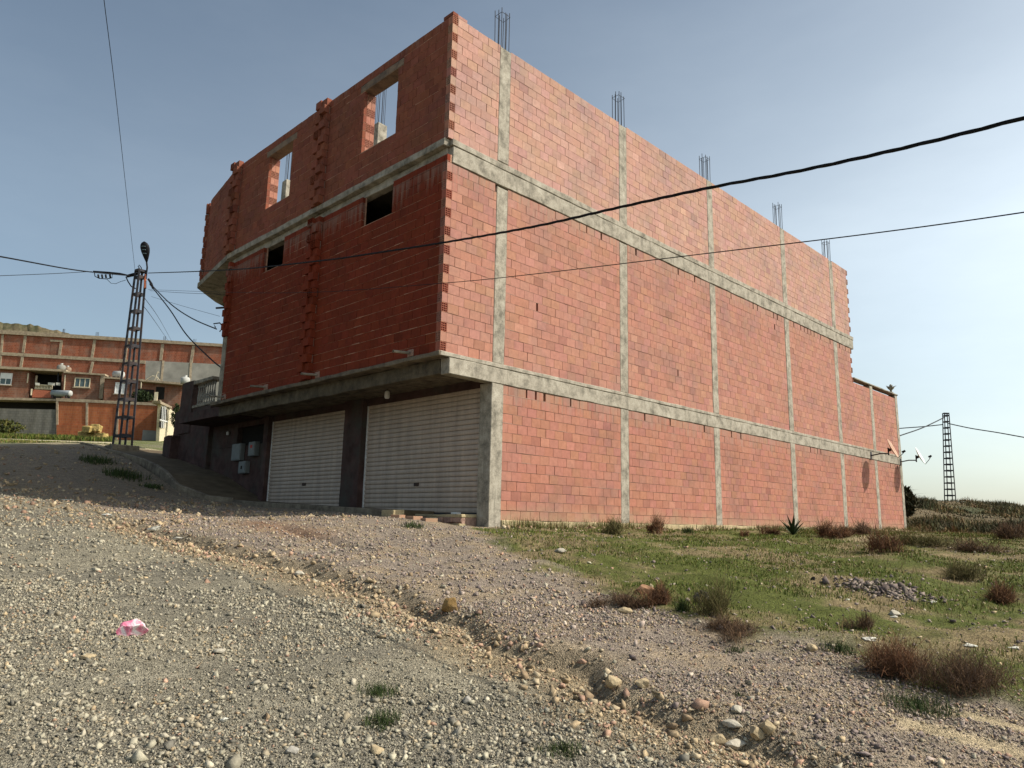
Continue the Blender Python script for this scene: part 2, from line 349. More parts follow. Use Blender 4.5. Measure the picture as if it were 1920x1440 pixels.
class MB:
    def __init__(s): s.v = []; s.f = []; s.t = []
    def add(s, V, Fc, tone=None):
        o = len(s.v); s.v += [tuple(p) for p in V]; s.f += [tuple(i + o for i in q) for q in Fc]
        if tone is not None: s.t += [tone] * len(Fc)
    def box(s, *a, tone=None): s.add(boxv(*a), BOXF, tone); return s
    def bar(s, a, b, r, n=6, r2=None, tone=None, caps=True):
        a = Vector(a); b = Vector(b); d = (b - a)
        if d.length < 1e-6: return s
        q = d.to_track_quat('Z', 'Y'); r2 = r if r2 is None else r2
        V = []
        for P, rr in ((a, r), (b, r2)):
            for i in range(n):
                an = 2 * math.pi * (i + .5) / n; V.append(P + q @ Vector((math.cos(an) * rr, math.sin(an) * rr, 0)))
        Fc = [(i, (i + 1) % n, n + (i + 1) % n, n + i) for i in range(n)]
        if caps: Fc += [tuple(range(n - 1, -1, -1)), tuple(range(n, 2 * n))]
        s.add(V, Fc, tone); return s
    def tube(s, pts, r, n=6, tone=None):
        pts = [Vector(p) for p in pts]; V = []; Fc = []
        for i, p in enumerate(pts):
            d = (pts[min(i + 1, len(pts) - 1)] - pts[max(i - 1, 0)]).normalized(); q = d.to_track_quat('Z', 'Y')
            rr = r[i] if isinstance(r, (list, tuple)) else r
            for k in range(n):
                an = 2 * math.pi * k / n; V.append(p + q @ Vector((math.cos(an) * rr, math.sin(an) * rr, 0)))
        for i in range(len(pts) - 1):
            for k in range(n): Fc.append((i * n + k, i * n + (k + 1) % n, (i + 1) * n + (k + 1) % n, (i + 1) * n + k))
        s.add(V, Fc, tone); return s
    def lathe(s, prof, c=(0, 0, 0), n=12, tone=None):
        V = []; Fc = []
        for r, z in prof:
            for k in range(n):
                an = 2 * math.pi * k / n; V.append((c[0] + r * math.cos(an), c[1] + r * math.sin(an), c[2] + z))
        for i in range(len(prof) - 1):
            for k in range(n): Fc.append((i * n + k, i * n + (k + 1) % n, (i + 1) * n + (k + 1) % n, (i + 1) * n + k))
        s.add(V, Fc, tone); return s
    def build(s, name, material, parent=None, loc=None, rz=None, smooth=False, bevel=0, **kw):
        me = mesh(name, s.v, s.f, material, s.t if s.t else None, smooth=smooth)
        o = link(name, me, parent, loc, rz, **kw)
        if bevel:
            md = o.modifiers.new('bevel', 'BEVEL'); md.width = bevel; md.segments = 1; md.limit_method = 'ANGLE'
        return o
def box(name, material, parent, x0, x1, y0, y1, z0, z1, bevel=0, **kw):
    return MB().box(min(x0, x1), max(x0, x1), min(y0, y1), max(y0, y1), min(z0, z1), max(z0, z1)).build(name, material, parent, bevel=bevel, **kw)

# ------------------------------------------------------------------ terrain
def _dr(d, r): return (CS + .7076 * d + .7066 * r, CT + .7066 * d - .7076 * r)
CTRL = [(*_dr(d, r), z) for d, r, z in [(0,0,-1.55),(4,-2.5,-1.15),(4,0,-1.22),(4,3,-1.3),(8,-5,-.62),(8,0,-.80),(8,5.5,-1.0),(12,0,-.38),(12,-4,-.3),(12,8,-.72),(-6,0,-2.0),(-6,-8,-1.6),(-6,8,-2.2),
 (17,12.3,-.38),(24,17,-.15),(33,24,-.05),(36,26,.3),(52,31,1.6),(73,40,2.55),(73,43,2.45),(73,51,2.0),(95,55,1.0),(95,68,.5),(60,60,0.2),(30,35,-.8),
 (29,-20.5,2.6),(29,-15.3,2.62),(45,-30,4.3),(58,-36,5.7),(75,-44,7.4),(75,-60,7.0),(100,-50,9),(20,-18,1.0),(75,-25,7.4)]]
CTRL += [(0,-.3,-.14),(5,-.3,-.13),(10,-.3,-.13),(20,-.3,-.1),(27,-.3,.0),(-3.1,2,.02),(-3.8,2.86,-.02),(-5.36,4.4,.06),(-6.2,5.1,.13),(-7.3,7.3,.36),(-1.2,1.2,.0),(-1.4,5,.2),(-1.4,9.5,.38),(-2.5,12,.84),(-2.35,15,1.60),(-6.5,12,1.0),(-6,17,1.8),(10,10,.0),(20,13,.3),(0,18,2.1),(-14,2,.1),(-18,-4,-.3)]
CC = np.array(CTRL, float); NC = len(CC)
def _k(a, b):
    d2 = ((a[:, None, 0] - b[None, :, 0]) ** 2 + (a[:, None, 1] - b[None, :, 1]) ** 2)
    return d2 * np.log(d2 + 1e-6) * .5
_A = np.zeros((NC + 3, NC + 3)); _A[:NC, :NC] = _k(CC, CC) + np.eye(NC) * .8
_A[:NC, NC] = _A[NC, :NC] = 1; _A[:NC, NC + 1:] = CC[:, :2]; _A[NC + 1:, :NC] = CC[:, :2].T
_W = np.linalg.solve(_A, np.concatenate([CC[:, 2], [0, 0, 0]]))
GUL_T = np.array([-30, -14, -9.54, -9.2, -8.73, -8.14, -7.23, -6.1, -4.8, -3.3, -1.25, .08, 1.7, 3.2])
GUL_S = np.array([-8.5, -7.2, -6.71, -6.65, -6.54, -6.48, -6.31, -6.18, -5.95, -5.95, -6.19, -6.34, -6.26, -6.2])
GRE_T = np.array([-40, -14, -10, -9.6, -9.2, -8.7, -8.2, -7.6, -6.7, -5.7, -4.27, -2, .15])
GRE_S = np.array([-6.5, -5.3, -4.96, -4.9, -4.45, -4.35, -4.66, -4.66, -4.26, -3.88, -3.5, -2.06, -.75])
BK2_T = np.array([-2.93, -2.42, -.87, .98]); BK2_S = np.array([-4.16, -4.53, -4.48, -4.25])
def base_h(s, t):
    sh = s.shape; q = np.stack([s.ravel(), t.ravel()], 1); out = np.empty(len(q))
    for i in range(0, len(q), 20000):
        b = q[i:i + 20000]; out[i:i + 20000] = _k(b, CC) @ _W[:NC] + _W[NC] + b @ _W[NC + 1:]
    return out.reshape(sh)
def gully_d(s, t):
    wob = (fbm(t * 1.3, t * 0 + 3.1, 3, 5) - .5) * .5
    return s - (np.interp(t, GUL_T, GUL_S) + wob)
def H(s, t):
    s = np.asarray(s, float); t = np.asarray(t, float)
    z = base_h(s, t)
    dist = np.hypot(s - 5, t - 5); k = sstep(105, 220, dist); z = z * (1 - k) - 3. * k
    near = 1 - sstep(22, 45, np.hypot(s - CS, t - CT))
    g = gully_d(s, t); fade = 1 - sstep(1.2, 3.0, t)
    dep = .55 + .7 * vnoise(t * .9, t * 0, 9)
    z = z - near * fade * dep * (.085 * np.exp(-((g + .02) / .13) ** 2) + .04 * np.exp(-((g + .5) / .4) ** 2)) + near * fade * .045 * sstep(-.04, .12, g) * (1 - sstep(.3, 1.8, g)) * dep
    g2 = s - np.interp(t, BK2_T, BK2_S) - (fbm(t * 2, t * 0 + 9.1, 3, 8) - .5) * .5
    f2 = sstep(-3.4, -2.4, t) * (1 - sstep(.6, 1.6, t))
    z = z - near * f2 * .09 * np.exp(-(g2 / .13) ** 2)
    z = z + near * ((fbm(s * .9, t * .9, 4, 1) - .5) * .11 + (fbm(s * 5, t * 5, 3, 2) - .5) * .035)
    ge = s - np.interp(t, GRE_T, GRE_S); gm = sstep(0, .6, ge) * (1 - sstep(-.9, -.2, t))
    z = z + near * gm * ((fbm(s * 1.6 + 40, t * 1.6, 4, 6) - .4) * .16)
    rf = sstep(30, 48, np.hypot(s - CS, t - CT)) * sstep(4, 14, (s - CS) * _c - (t - CT) * _s) * (1 - sstep(100, 150, np.hypot(s - CS, t - CT)))
    z = z + rf * ((fbm(s * .11, t * .11, 4, 131) - .5) * 1.5 + (fbm(s * .7, t * .7, 3, 133) - .5) * .5)
    # rubble heap in the grass
    z = z + .10 * np.exp(-(((s - .2) / .75) ** 2 + ((t + 7.85) / .6) ** 2))
    return z
def Hs(s, t): return float(H(np.array([s]), np.array([t]))[0])
def hit(x, y):
    k = ray(x, y); tt = np.concatenate([np.arange(2, 40, .03), np.arange(40, 140, .25)])
    P = ORG[None] + k[None] * tt[:, None]
    below = P[:, 2] < H(P[:, 0], P[:, 1]); i = int(np.argmax(below)) if below.any() else len(tt) - 1
    return P[i]
def graded(lo, hi, a, b, fine, grow=1.13):
    xs = list(np.arange(a, b + 1e-6, fine)); st = fine; x = b
    while x < hi: st *= grow; x += st; xs.append(min(x, hi))
    st = fine; x = a
    while x > lo: st *= grow; x -= st; xs.insert(0, max(x, lo))
    return np.unique(np.array(xs))
gx = graded(-700, 700, -11, 1.5, .062); gy = graded(-700, 700, -11.3, 3.2, .062)
GX, GY = np.meshgrid(gx, gy); GZ = H(GX, GY)
# keep the sheet below the floor of the house and below the pavement
ins = sstep(-.9, -.3, GX) * sstep(.0, .25, GY) * (1 - sstep(26, 28, GX)) * (1 - sstep(13, 14.5, GY)); GZ = GZ * (1 - ins) + ins * np.minimum(GZ, -.12)
ins2 = sstep(-1.95, -1.55, GX) * (1 - sstep(3, 4, GX)) * sstep(9.8, 10.6, GY) * (1 - sstep(19, 20, GY)); GZ = GZ - ins2 * .35
gm_gr = sstep(-.15, .5, GX - np.interp(GY, GRE_T, GRE_S) + (fbm(GX * 1.7, GY * 1.7, 4, 21) - .5) * 1.6) * (1 - sstep(-.5, .1, GY - .0 + (fbm(GX * 2, GY * 2, 3, 3) - .5) * .8))
far_g = sstep(20, 36, np.hypot(GX - CS, GY - CT))
gd = gully_d(GX, GY)
def lerp(a, b, k): return a * (1 - k[..., None]) + np.asarray(b) * k[..., None]
T = np.zeros(GX.shape + (3,)); T[:] = (.215, .195, .15)
n1 = fbm(GX * .7, GY * .7, 5, 31); n2 = fbm(GX * 2.6, GY * 2.6, 4, 41)
T = lerp(T, (.29, .26, .19), sstep(.45, .65, n1) * .8)
road_r = sstep(-.2, .5, gd); T = lerp(T, (.285, .232, .185), road_r * .9)
T = lerp(T, (.36, .28, .185), sstep(.4, .7, n2) * road_r * .75)
T = lerp(T, (.34, .26, .155), np.exp(-((gd + .2) / .38) ** 2) * .75 * (1 - sstep(1, 4, GY)))
T = lerp(T, (.29, .16, .09), np.exp(-((GX + 4.4) / .5) ** 2) * sstep(-1.5, 0, GY) * (1 - sstep(1.2, 2, GY)) * .7)
grass_base = lerp(np.zeros(GX.shape + (3,)) + np.array((.105, .12, .03)), (.25, .195, .105), sstep(.43, .62, fbm(GX * 1.1 + 9, GY * 1.1, 5, 51)))
T = T * (1 - gm_gr[..., None]) + grass_base * gm_gr[..., None]
# bare sandy strips: the track at bottom right and the worn path by the far shrubs
for (ax, ay, bx, by, w) in ((-5.58, -9.75, -5.3, -12.5, .16), (-5.05, -9.95, -4.9, -12.5, .13), (7.5, -4.6, 13.5, -4.4, .35)):
    k = np.clip(((GX - ax) * (bx - ax) + (GY - ay) * (by - ay)) / ((bx - ax) ** 2 + (by - ay) ** 2), 0, 1)
    dd = np.hypot(GX - ax - k * (bx - ax), GY - ay - k * (by - ay)); T = lerp(T, (.46, .37, .23), np.exp(-(dd / w) ** 2) * .9)
fg = np.zeros(GX.shape + (3,)) + np.array((.075, .08, .038)); fg = lerp(fg, (.17, .13, .075), sstep(.45, .6, fbm(GX * .15, GY * .15, 5, 61)))
right_far = far_g * sstep(0, 8, (GX - CS) * _c - (GY - CT) * _s); T = T * (1 - right_far[..., None]) + fg * right_far[..., None]
up = sstep(3, 9, GY) * (1 - sstep(-2, 2, GX)); T = lerp(T, (.26, .205, .14), up * .7)
top = sstep(19.2, 19.8, GY + (fbm(GX * .6, GX * 0, 3, 5) - .5) * .8) * (1 - sstep(.5, 5, GX)); T = lerp(T, (.40, .34, .22), top)
top2 = sstep(21.0, 22.5, GY) ; T = lerp(T, (.13, .15, .05), top2 * (1 - sstep(35, 60, GX)) * (.55 + .45 * sstep(.4, .6, n1)) * (1 - right_far))
nx, ny = len(gx), len(gy)
idx = np.arange(nx * ny).reshape(ny, nx)
Q = np.stack([idx[:-1, :-1], idx[:-1, 1:], idx[1:, 1:], idx[1:, :-1]], -1).reshape(-1, 4)
gme = mesh('ground', np.stack([GX, GY, GZ], -1).reshape(-1, 3), Q, 'ground', T.reshape(-1, 3), dom='POINT', smooth=True)
link('ground', gme, kind='structure', label='stony sloping ground of gravel road, washed gully and rough grass')

# ------------------------------------------------------------------ the unfinished brick building
house = empty('brick_building', (0, 0, -.13), label='large unfinished three-storey red brick building with bare concrete columns and two roller shutters', cat='building')
house.location = (0, 0, 0)
OV = 1.479                                   # overhang of the upper storeys
Z1B, Z1T, Z2B, Z2T, ZT, ZP = 2.969, 3.413, 7.593, 8.149, 11.129, 6.347
COLS = [(0, .364), (4.655, 5.017), (9.403, 9.75), (14.713, 15.08), (19.252, 19.62), (23.034, 23.377), (26.293, 26.616)]
E3, E2 = 21.277, 21.181
BR = []          # brick records: frame, u0, z0, w, h, proud, kind, tone, parent
def tonev(base):
    k = random.gauss(1, .036); r = random.random()
    c = np.array(base) * k
    if r < .03: c = c * np.array((.84, .82, .84))
    elif r < .07: c = c * np.array((1.08, 1.12, 1.10))
    c = c * np.array((1, 1 + random.uniform(-.05, .05), 1 + random.uniform(-.07, .07)))
    return tuple(c)
class Frame:
    def __init__(s, o, ang): s.o = np.array(o, float); s.a = ang; s.x = np.array((math.cos(ang), math.sin(ang), 0)); s.n = np.array((math.sin(ang), -math.cos(ang), 0))
    def P(s, u, out, z): return s.o + s.x * u + s.n * out + np.array((0, 0, z))
FS = Frame((0, 0, 0), 0.); FF = Frame((-OV, 0, 0), -math.pi / 2)
WING_A = math.radians(9)
FW = Frame((-OV, 10.75, 0), -math.pi / 2 - WING_A)     # chamfered left wing of the top storey, u runs to -2.7
class Wall:
    def __init__(s, name, fr): s.mb = MB(); s.fr = fr; s.name = name; s.obj = empty(name + '_tmp')
    def lbox(s, u0, u1, y0, y1, z0, z1):     # y: outwards
        f = s.fr
        V = [f.P(u, y, z) for u, y, z in [(u0, y1, z0), (u1, y1, z0), (u1, y0, z0), (u0, y0, z0), (u0, y1, z1), (u1, y1, z1), (u1, y0, z1), (u0, y0, z1)]]
        s.mb.add(V, BOXF)
GAP = .011
def courses(wall, u0, u1, z0, z1, rows, holes=(), lq=0, rq=0, qtone=None, tone=(.42, .17, .115), thick=.32, backing=True, inset=0., quoin_deep=True):
    """brick courses between u0..u1; lq/rq = 1/2: quoin with hollow ends on even/odd rows"""
    h = (z1 - z0) / rows
    if backing:
        bh = [(a - inset, b, c, d) for a, b, c, d in holes]; us = sorted({u0, u1} | {min(max(a, u0), u1) for q in bh for a in q[:2]}); zs = sorted({z0, z1} | {min(max(a, z0), z1) for q in holes for a in q[2:]})
        for i in range(len(us) - 1):
            for j in range(len(zs) - 1):
                cu, cz = (us[i] + us[i + 1]) / 2, (zs[j] + zs[j + 1]) / 2
                if us[i + 1] - us[i] < 1e-4 or zs[j + 1] - zs[j] < 1e-4: continue
                if any(a < cu < b and c < cz < d for a, b, c, d in bh): continue
                wall.lbox(us[i] + (.155 if (lq and us[i] == u0) else 0), us[i + 1] - (.155 if (rq and us[i + 1] == u1) else 0), -thick, -.085 if quoin_deep else -.035, zs[j], zs[j + 1])
    for r in range(rows):
        za, zb = z0 + r * h, z0 + (r + 1) * h; zc = (za + zb) / 2
        segs = [(u0, u1)]
        for a, b, c, d in holes:
            if c < zc < d:
                ns = []
                for p, q in segs:
                    if b <= p or a >= q: ns.append((p, q)); continue
                    if a > p: ns.append((p, a))
                    if b < q: ns.append((b, q))
                segs = ns
        for si, (p, q) in enumerate(segs):
            # bed joint: ragged mortar strip above the row
            if r < rows - 1: 
                x = p
                while x < q - .01:
                    x2 = min(q, x + random.uniform(.5, 1.4)); hh = GAP * random.uniform(.5, .62)
                    wall.lbox(x, x2, -.086, -random.uniform(.001, .009), zb - hh, zb + hh); x = x2
            x = p; e = q
            if lq and si == 0 and p == u0 and (r % 2) == (lq - 1):
                BR.append((wall, x, za, .15, h - GAP, .001, 'hollow', tonev(qtone or tone))); x += .15 + GAP
            elif lq and si == 0 and p == u0: x += .15 + GAP * .3
            rqh = rq and q == u1 and (r % 2) == (rq - 1)
            if rqh: e = q - .15 - GAP
            elif rq and q == u1: e = q - .15 - GAP * .3
            first = True; off = .155 if r % 2 else 0.
            if lq or (rq and u0 < -6): off = .155 if (r % 2) else 0.
            while x < e - .02:
                w = .30
                if first and lq and si == 0 and p == u0: w = .30 if (r % 2) == (lq - 1) else .15
                elif first and off: w = .145 + random.uniform(-.02, .02)
                first = False
                w *= random.uniform(.985, 1.015)
                if x + w > e - .07: w = e - x
                if w > .36:
                    w = w - .15 - GAP
                BR.append((wall, x, za + random.gauss(0, .0012), w, h - GAP * .85 - random.uniform(0, .002), random.gauss(0, .0018), 'solid', tonev(tone))); x += w + GAP * random.uniform(.45, 1.15)
            if rqh: BR.append((wall, q - .15, za, .15, h - GAP, .001, 'hollow', tonev(qtone or tone)))

side = Wall('side_wall', FS); front = Wall('front_wall', FF); wing = Wall('wing_wall', FW)
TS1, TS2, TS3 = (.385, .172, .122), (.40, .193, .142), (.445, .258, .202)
TF2, TF3 = (.19, .036, .016), (.25, .083, .05)  # front brick: a redder batch, darkened further to deepen the facade's shade
ZB = .03
for i in range(6):
    courses(side, COLS[i][1], COLS[i + 1][0], ZB, Z1B, 14, tone=TS1)
courses(side, -OV, 0, Z1T, Z2B, 20, lq=1, tone=TS2, qtone=(.36, .12, .08))
for i in range(4): courses(side, COLS[i][1], COLS[i + 1][0], Z1T, Z2B, 20, tone=TS2)
ZP0 = Z1T + 13 * (Z2B - Z1T) / 20
courses(side, COLS[4][1], COLS[5][0], Z1T, ZP0, 13, tone=TS2)
courses(side, COLS[4][1], E2, ZP0, Z2B, 7, tone=TS2, rq=1)
courses(side, COLS[5][1], COLS[6][0], Z1T, ZP0, 13, tone=TS2)
courses(side, -OV, 0, Z2T, ZT, 14, lq=2, tone=TS3, qtone=(.40, .17, .12))
for i in range(4): courses(side, COLS[i][1], COLS[i + 1][0], Z2T, ZT, 14, tone=TS3)
courses(side, COLS[4][1], E3, Z2T, ZT, 14, tone=TS3, rq=2)
# front storeys (u = -y)
ZF2 = 7.77
V1, V2 = (-3.21, -1.95), (-8.28, -7.08)
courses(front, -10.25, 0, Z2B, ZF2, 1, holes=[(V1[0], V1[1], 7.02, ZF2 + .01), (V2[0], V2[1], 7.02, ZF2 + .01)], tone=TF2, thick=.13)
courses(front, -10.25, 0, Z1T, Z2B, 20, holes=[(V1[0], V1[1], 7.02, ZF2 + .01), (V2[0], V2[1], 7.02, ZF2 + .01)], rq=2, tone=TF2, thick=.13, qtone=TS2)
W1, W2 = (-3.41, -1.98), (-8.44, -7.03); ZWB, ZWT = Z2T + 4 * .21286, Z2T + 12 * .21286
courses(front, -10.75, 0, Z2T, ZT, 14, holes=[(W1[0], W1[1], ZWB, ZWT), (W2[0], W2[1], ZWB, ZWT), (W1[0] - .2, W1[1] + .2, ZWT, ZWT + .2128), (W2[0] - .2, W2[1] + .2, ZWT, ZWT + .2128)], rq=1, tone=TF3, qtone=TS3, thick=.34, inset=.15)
BR.append((front, -.33, ZT + .008, .33, .075, 0, 'block', tonev(TF3)))
BR.append((side, -OV + .13, ZT + .008, .3, .07, -.01, 'block', tonev(TS3)))
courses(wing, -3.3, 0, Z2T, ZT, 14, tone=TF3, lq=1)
# jambs of the two top windows, facing the sun
for wa, wb in (W1, W2):
    jf = Wall('jamb', Frame((0, -wa[0] if isinstance(wa, tuple) else -wa, 0), 0.)); jf.obj = front.obj; jf.fr = Frame((0, -wa, 0), 0.)
    hh = (ZT - Z2T) / 14; r = 0; z = Z2T
    while z < ZWT - .01:
        if z > ZWB - .11:
            k = 'hollow' if r % 2 else 'solid'
            for x0, w in ((-OV + .09, .122), (-OV + .22, .118)):
                BR.append((jf, x0, z, w, hh - GAP, .004, k, tonev((.44, .20, .14))))
        z += hh; r += 1
# brick pilasters with toothed, alternating blocks
def pilaster(u, w, z0, z1, rows, tone, out=.17, fr=front, name='pilaster'):
    h = (z1 - z0) / rows; mb = MB()
    f = fr.fr
    V = [f.P(a, y, z) for a, y, z in [(u + .03, max(out - .15, .005), z0), (u + w - .03, max(out - .15, .005), z0), (u + w - .03, .0, z0), (u + .03, .0, z0), (u + .03, max(out - .15, .005), z1), (u + w - .03, max(out - .15, .005), z1), (u + w - .03, .0, z1), (u + .03, .0, z1)]]
    mb.add(V, BOXF); o = mb.build(name, 'mortar', house)
    wl = Wall('p', Frame(f.o + f.n * out, f.a)); wl.obj = o
    for r in range(rows):
        z = z0 + r * h
        if r % 2: BR.append((wl, u, z, w * .52, h - GAP, random.uniform(.0, .02), 'hollow' if out > .15 and random.random() < .3 else 'block', tonev(tone))); BR.append((wl, u + w * .54, z, w * .46, h - GAP, random.uniform(-.07, -.04), 'block', tonev(tone)))
        else: BR.append((wl, u, z, w * .44, h - GAP, random.uniform(-.07, -.04), 'block', tonev(tone))); BR.append((wl, u + w * .46, z, w * .54, h - GAP, random.uniform(0, .02), 'hollow' if out > .15 and random.random() < .2 else 'block', tonev(tone)))
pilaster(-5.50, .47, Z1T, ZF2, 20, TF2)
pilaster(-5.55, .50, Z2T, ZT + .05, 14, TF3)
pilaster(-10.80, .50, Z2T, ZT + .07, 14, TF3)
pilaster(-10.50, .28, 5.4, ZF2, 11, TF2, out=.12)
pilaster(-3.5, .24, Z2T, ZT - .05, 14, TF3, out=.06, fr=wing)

for i_, b_ in enumerate(BR):
    if b_[0] is side and b_[6] == 'solid' and b_[3] > .2 and (abs(b_[2] + b_[4] + GAP - Z1B) < .03 or abs(b_[2] + b_[4] + GAP - Z2B) < .03 or random.random() < .004) and random.random() < .22:
        BR[i_] = b_[:3] + (b_[3] - random.uniform(.04, .075),) + b_[4:]
# brick pieces: mesh prototypes
def solid_v(w, h, d=.085):
    return boxv(0, w, 0, d, 0, h)
def hollow_geo(w, h):
    V = []; Fc = []
    def quad(a, b, c, d): o = len(V); V.extend([a, b, c, d]); Fc.append((o, o + 1, o + 2, o + 3))
    nxh, nzh = 3, 4; e = .0095; cw = (w - e * (nxh + 1)) / nxh; ch = (h - e * (nzh + 1)) / nzh
    xs = [0]; zs = [0]
    for i in range(nxh): xs += [xs[-1] + e, xs[-1] + e + cw]
    xs.append(w)
    for i in range(nzh): zs += [zs[-1] + e, zs[-1] + e + ch]
    zs.append(h)
    for i in range(len(xs) - 1):
        for j in range(len(zs) - 1):
            a, b, c, d = xs[i], xs[i + 1], zs[j], zs[j + 1]
            if i % 2 and j % 2:
                y = .14
                quad((a, y, c), (b, y, c), (b, y, d), (a, y, d)); quad((a, 0, c), (b, 0, c), (b, y, c), (a, y, c)); quad((a, y, d), (b, y, d), (b, 0, d), (a, 0, d))
                quad((a, 0, c), (a, y, c), (a, y, d), (a, 0, d)); quad((b, y, c), (b, 0, c), (b, 0, d), (b, y, d))
            else: quad((a, 0, c), (b, 0, c), (b, 0, d), (a, 0, d))
    y = .149
    quad((0, 0, h), (w, 0, h), (w, y, h), (0, y, h)); quad((0, y, 0), (w, y, 0), (w, 0, 0), (0, 0, 0)); quad((0, y, 0), (0, 0, 0), (0, 0, h), (0, y, h)); quad((w, 0, 0), (w, y, 0), (w, y, h), (w, 0, h))
    return V, Fc
def bgeo(kind, w, h):
    if kind == 'hollow': return hollow_geo(w, h)
    return solid_v(w, h, .15 if kind == 'block' else .085), BOXF
def bpos(b): wl, u, z, w, h, pr = b[:6]; return wl.fr.P(u, pr, z)
areas = []
for b in BR:
    wl, u, z, w, h, pr = b[:6]; f = wl.fr
    c4 = np.array([f.P(u, pr, z), f.P(u + w, pr, z), f.P(u + w, pr, z + h), f.P(u, pr, z + h)]); X, Y, Z = proj(c4)
    ar = abs(sum(X[i] * Y[(i + 1) % 4] - X[(i + 1) % 4] * Y[i] for i in range(4))) / 2
    if X.mean() < 0 or X.mean() > 1920 or Y.mean() < 0: ar = 0
    areas.append(ar)
order = np.argsort(-np.array(areas)); single = set(order[:300].tolist())
for wl, nm in ((side, 'side_wall'), (front, 'front_wall'), (wing, 'wing_wall')):
    o = wl.mb.build(nm, 'mortar' if wl is side else 'mortar_f', house)
    D.objects.remove(wl.obj); wl.obj = o
for b in BR:
    if b[0].name == 'jamb': b[0].obj = front.obj
protos = {}; mass = MB()
for i, b in enumerate(BR):
    wl, u, z, w, h, pr, kind, tone = b
    if i in single:
        tq = tuple(round(c * 40) / 40 if j == 0 else round(c * 80) / 80 for j, c in enumerate(tone)); key = (kind, round(w, 2), round(h, 3), tq)
        if key not in protos:
            V, Fc = bgeo(kind, w, h); protos[key] = mesh('brick', V, Fc, 'brick', [tone] * len(Fc))
        link('brick', protos[key], wl.obj, loc=tuple(wl.fr.P(u, pr, z)), rz=wl.fr.a)
    else:
        V, Fc = bgeo(kind, w, h); f = wl.fr; o0 = f.P(u, pr, z)
        mass.add([o0 + f.x * p[0] - f.n * p[1] + np.array((0, 0, p[2])) for p in V], Fc, tone)
mass.build('brick_courses', 'brick', house, kind='stuff')

# concrete frame
def rough_box(name, material, x0, x1, y0, y1, z0, z1, parent=house, amp=.008, step=.35, bevel=.012):
    """box with slightly uneven faces, as poured against rough boards"""
    nx = max(1, int((x1 - x0) / step)); ny = max(1, int((y1 - y0) / step)); nz = max(1, int((z1 - z0) / step))
    mb = MB(); key = {}; V = []; Fc = []
    def vid(i, j, k):
        if (i, j, k) not in key:
            key[(i, j, k)] = len(V)
            p = [x0 + (x1 - x0) * i / nx, y0 + (y1 - y0) * j / ny, z0 + (z1 - z0) * k / nz]
            a = amp if name != 'column' else amp * .6
            V.append(tuple(q + random.uniform(-a, a) for q in p))
        return key[(i, j, k)]
    for i in range(nx):
        for j in range(ny):
            Fc.append((vid(i, j, 0), vid(i, j + 1, 0), vid(i + 1, j + 1, 0), vid(i + 1, j, 0))); Fc.append((vid(i, j, nz), vid(i + 1, j, nz), vid(i + 1, j + 1, nz), vid(i, j + 1, nz)))
    for i in range(nx):
        for k in range(nz):
            Fc.append((vid(i, 0, k), vid(i + 1, 0, k), vid(i + 1, 0, k + 1), vid(i, 0, k + 1))); Fc.append((vid(i, ny, k), vid(i, ny, k + 1), vid(i + 1, ny, k + 1), vid(i + 1, ny, k)))
    for j in range(ny):
        for k in range(nz):
            Fc.append((vid(0, j, k), vid(0, j, k + 1), vid(0, j + 1, k + 1), vid(0, j + 1, k))); Fc.append((vid(nx, j, k), vid(nx, j + 1, k), vid(nx, j + 1, k + 1), vid(nx, j, k + 1)))
    mb.add(V, Fc); return mb.build(name, material, parent, bevel=bevel)
for i, (a, b) in enumerate(COLS):
    top = ZT - random.uniform(0, .05) if i < 5 else ZP - .07
    j = random.uniform(-.006, .006)
    if i == 0:
        rough_box('column', 'concrete', a - .0, b, -.012, .37, -.35, Z1B - .002)
        rough_box('column', 'concrete', a + .005, b - .005, -.010, .30, Z1T + .002, Z2B - .05); rough_box('column', 'concrete', a - .005, b - .005, -.012, .30, Z2T + .03, top)
    else:
        rough_box('column', 'concrete', a + .004, b - .004, -.008 + j, .30, -.35, Z1B - .002)
        e = Z2B - .02 if i < 5 else top
        rough_box('column', 'concrete', a + .004, b - .004, -.010 + j, .30, Z1T + .002, e)
        if i < 5: rough_box('column', 'concrete', a + .004, b - .004, -.010, .30, Z2T + .002, top)
rough_box('beam', 'concrete', -OV + .24, 26.60, -.022, .25, Z1B, Z1T - .10); rough_box('beam', 'concrete', -OV + .002, 26.61, -.030, .25, Z1T - .097, Z1T - .003, amp=.006)
rough_box('beam', 'concrete', -OV + .13, E3 + .1, -.026, .25, Z2B, Z2T - .16); rough_box('beam', 'concrete', -OV + .10, E3 + .12, -.036, .25, Z2T - .157, Z2T - .003)
rough_box('parapet_coping', 'concrete_d', E2 + .01, 26.66, -.05, .28, ZP - .06, ZP, amp=.006)
rough_box('plinth', 'plinth', COLS[0][1] + .002, 26.27, -.035, .2, -.45, ZB - .008, amp=.012)
# front edges
rough_box('slab_edge', 'shade_dark2', -OV - .045, -OV + .3, -.02, 10.98, Z1T - .10, Z1T - .004, amp=.012)
rough_box('beam', 'shade_dark', -OV + .22, -OV + .45, .255, 10.9, Z1B + .02, Z1T - .103, amp=.012)
rough_box('slab_edge', 'concrete', -OV - .06, -OV + .2, .06, 10.70, Z2T - .17, Z2T - .004, amp=.01)
rough_box('beam', 'concrete', -OV + .085, -OV + .3, .13, 10.6, ZF2 - .002, Z2T - .173, amp=.012)
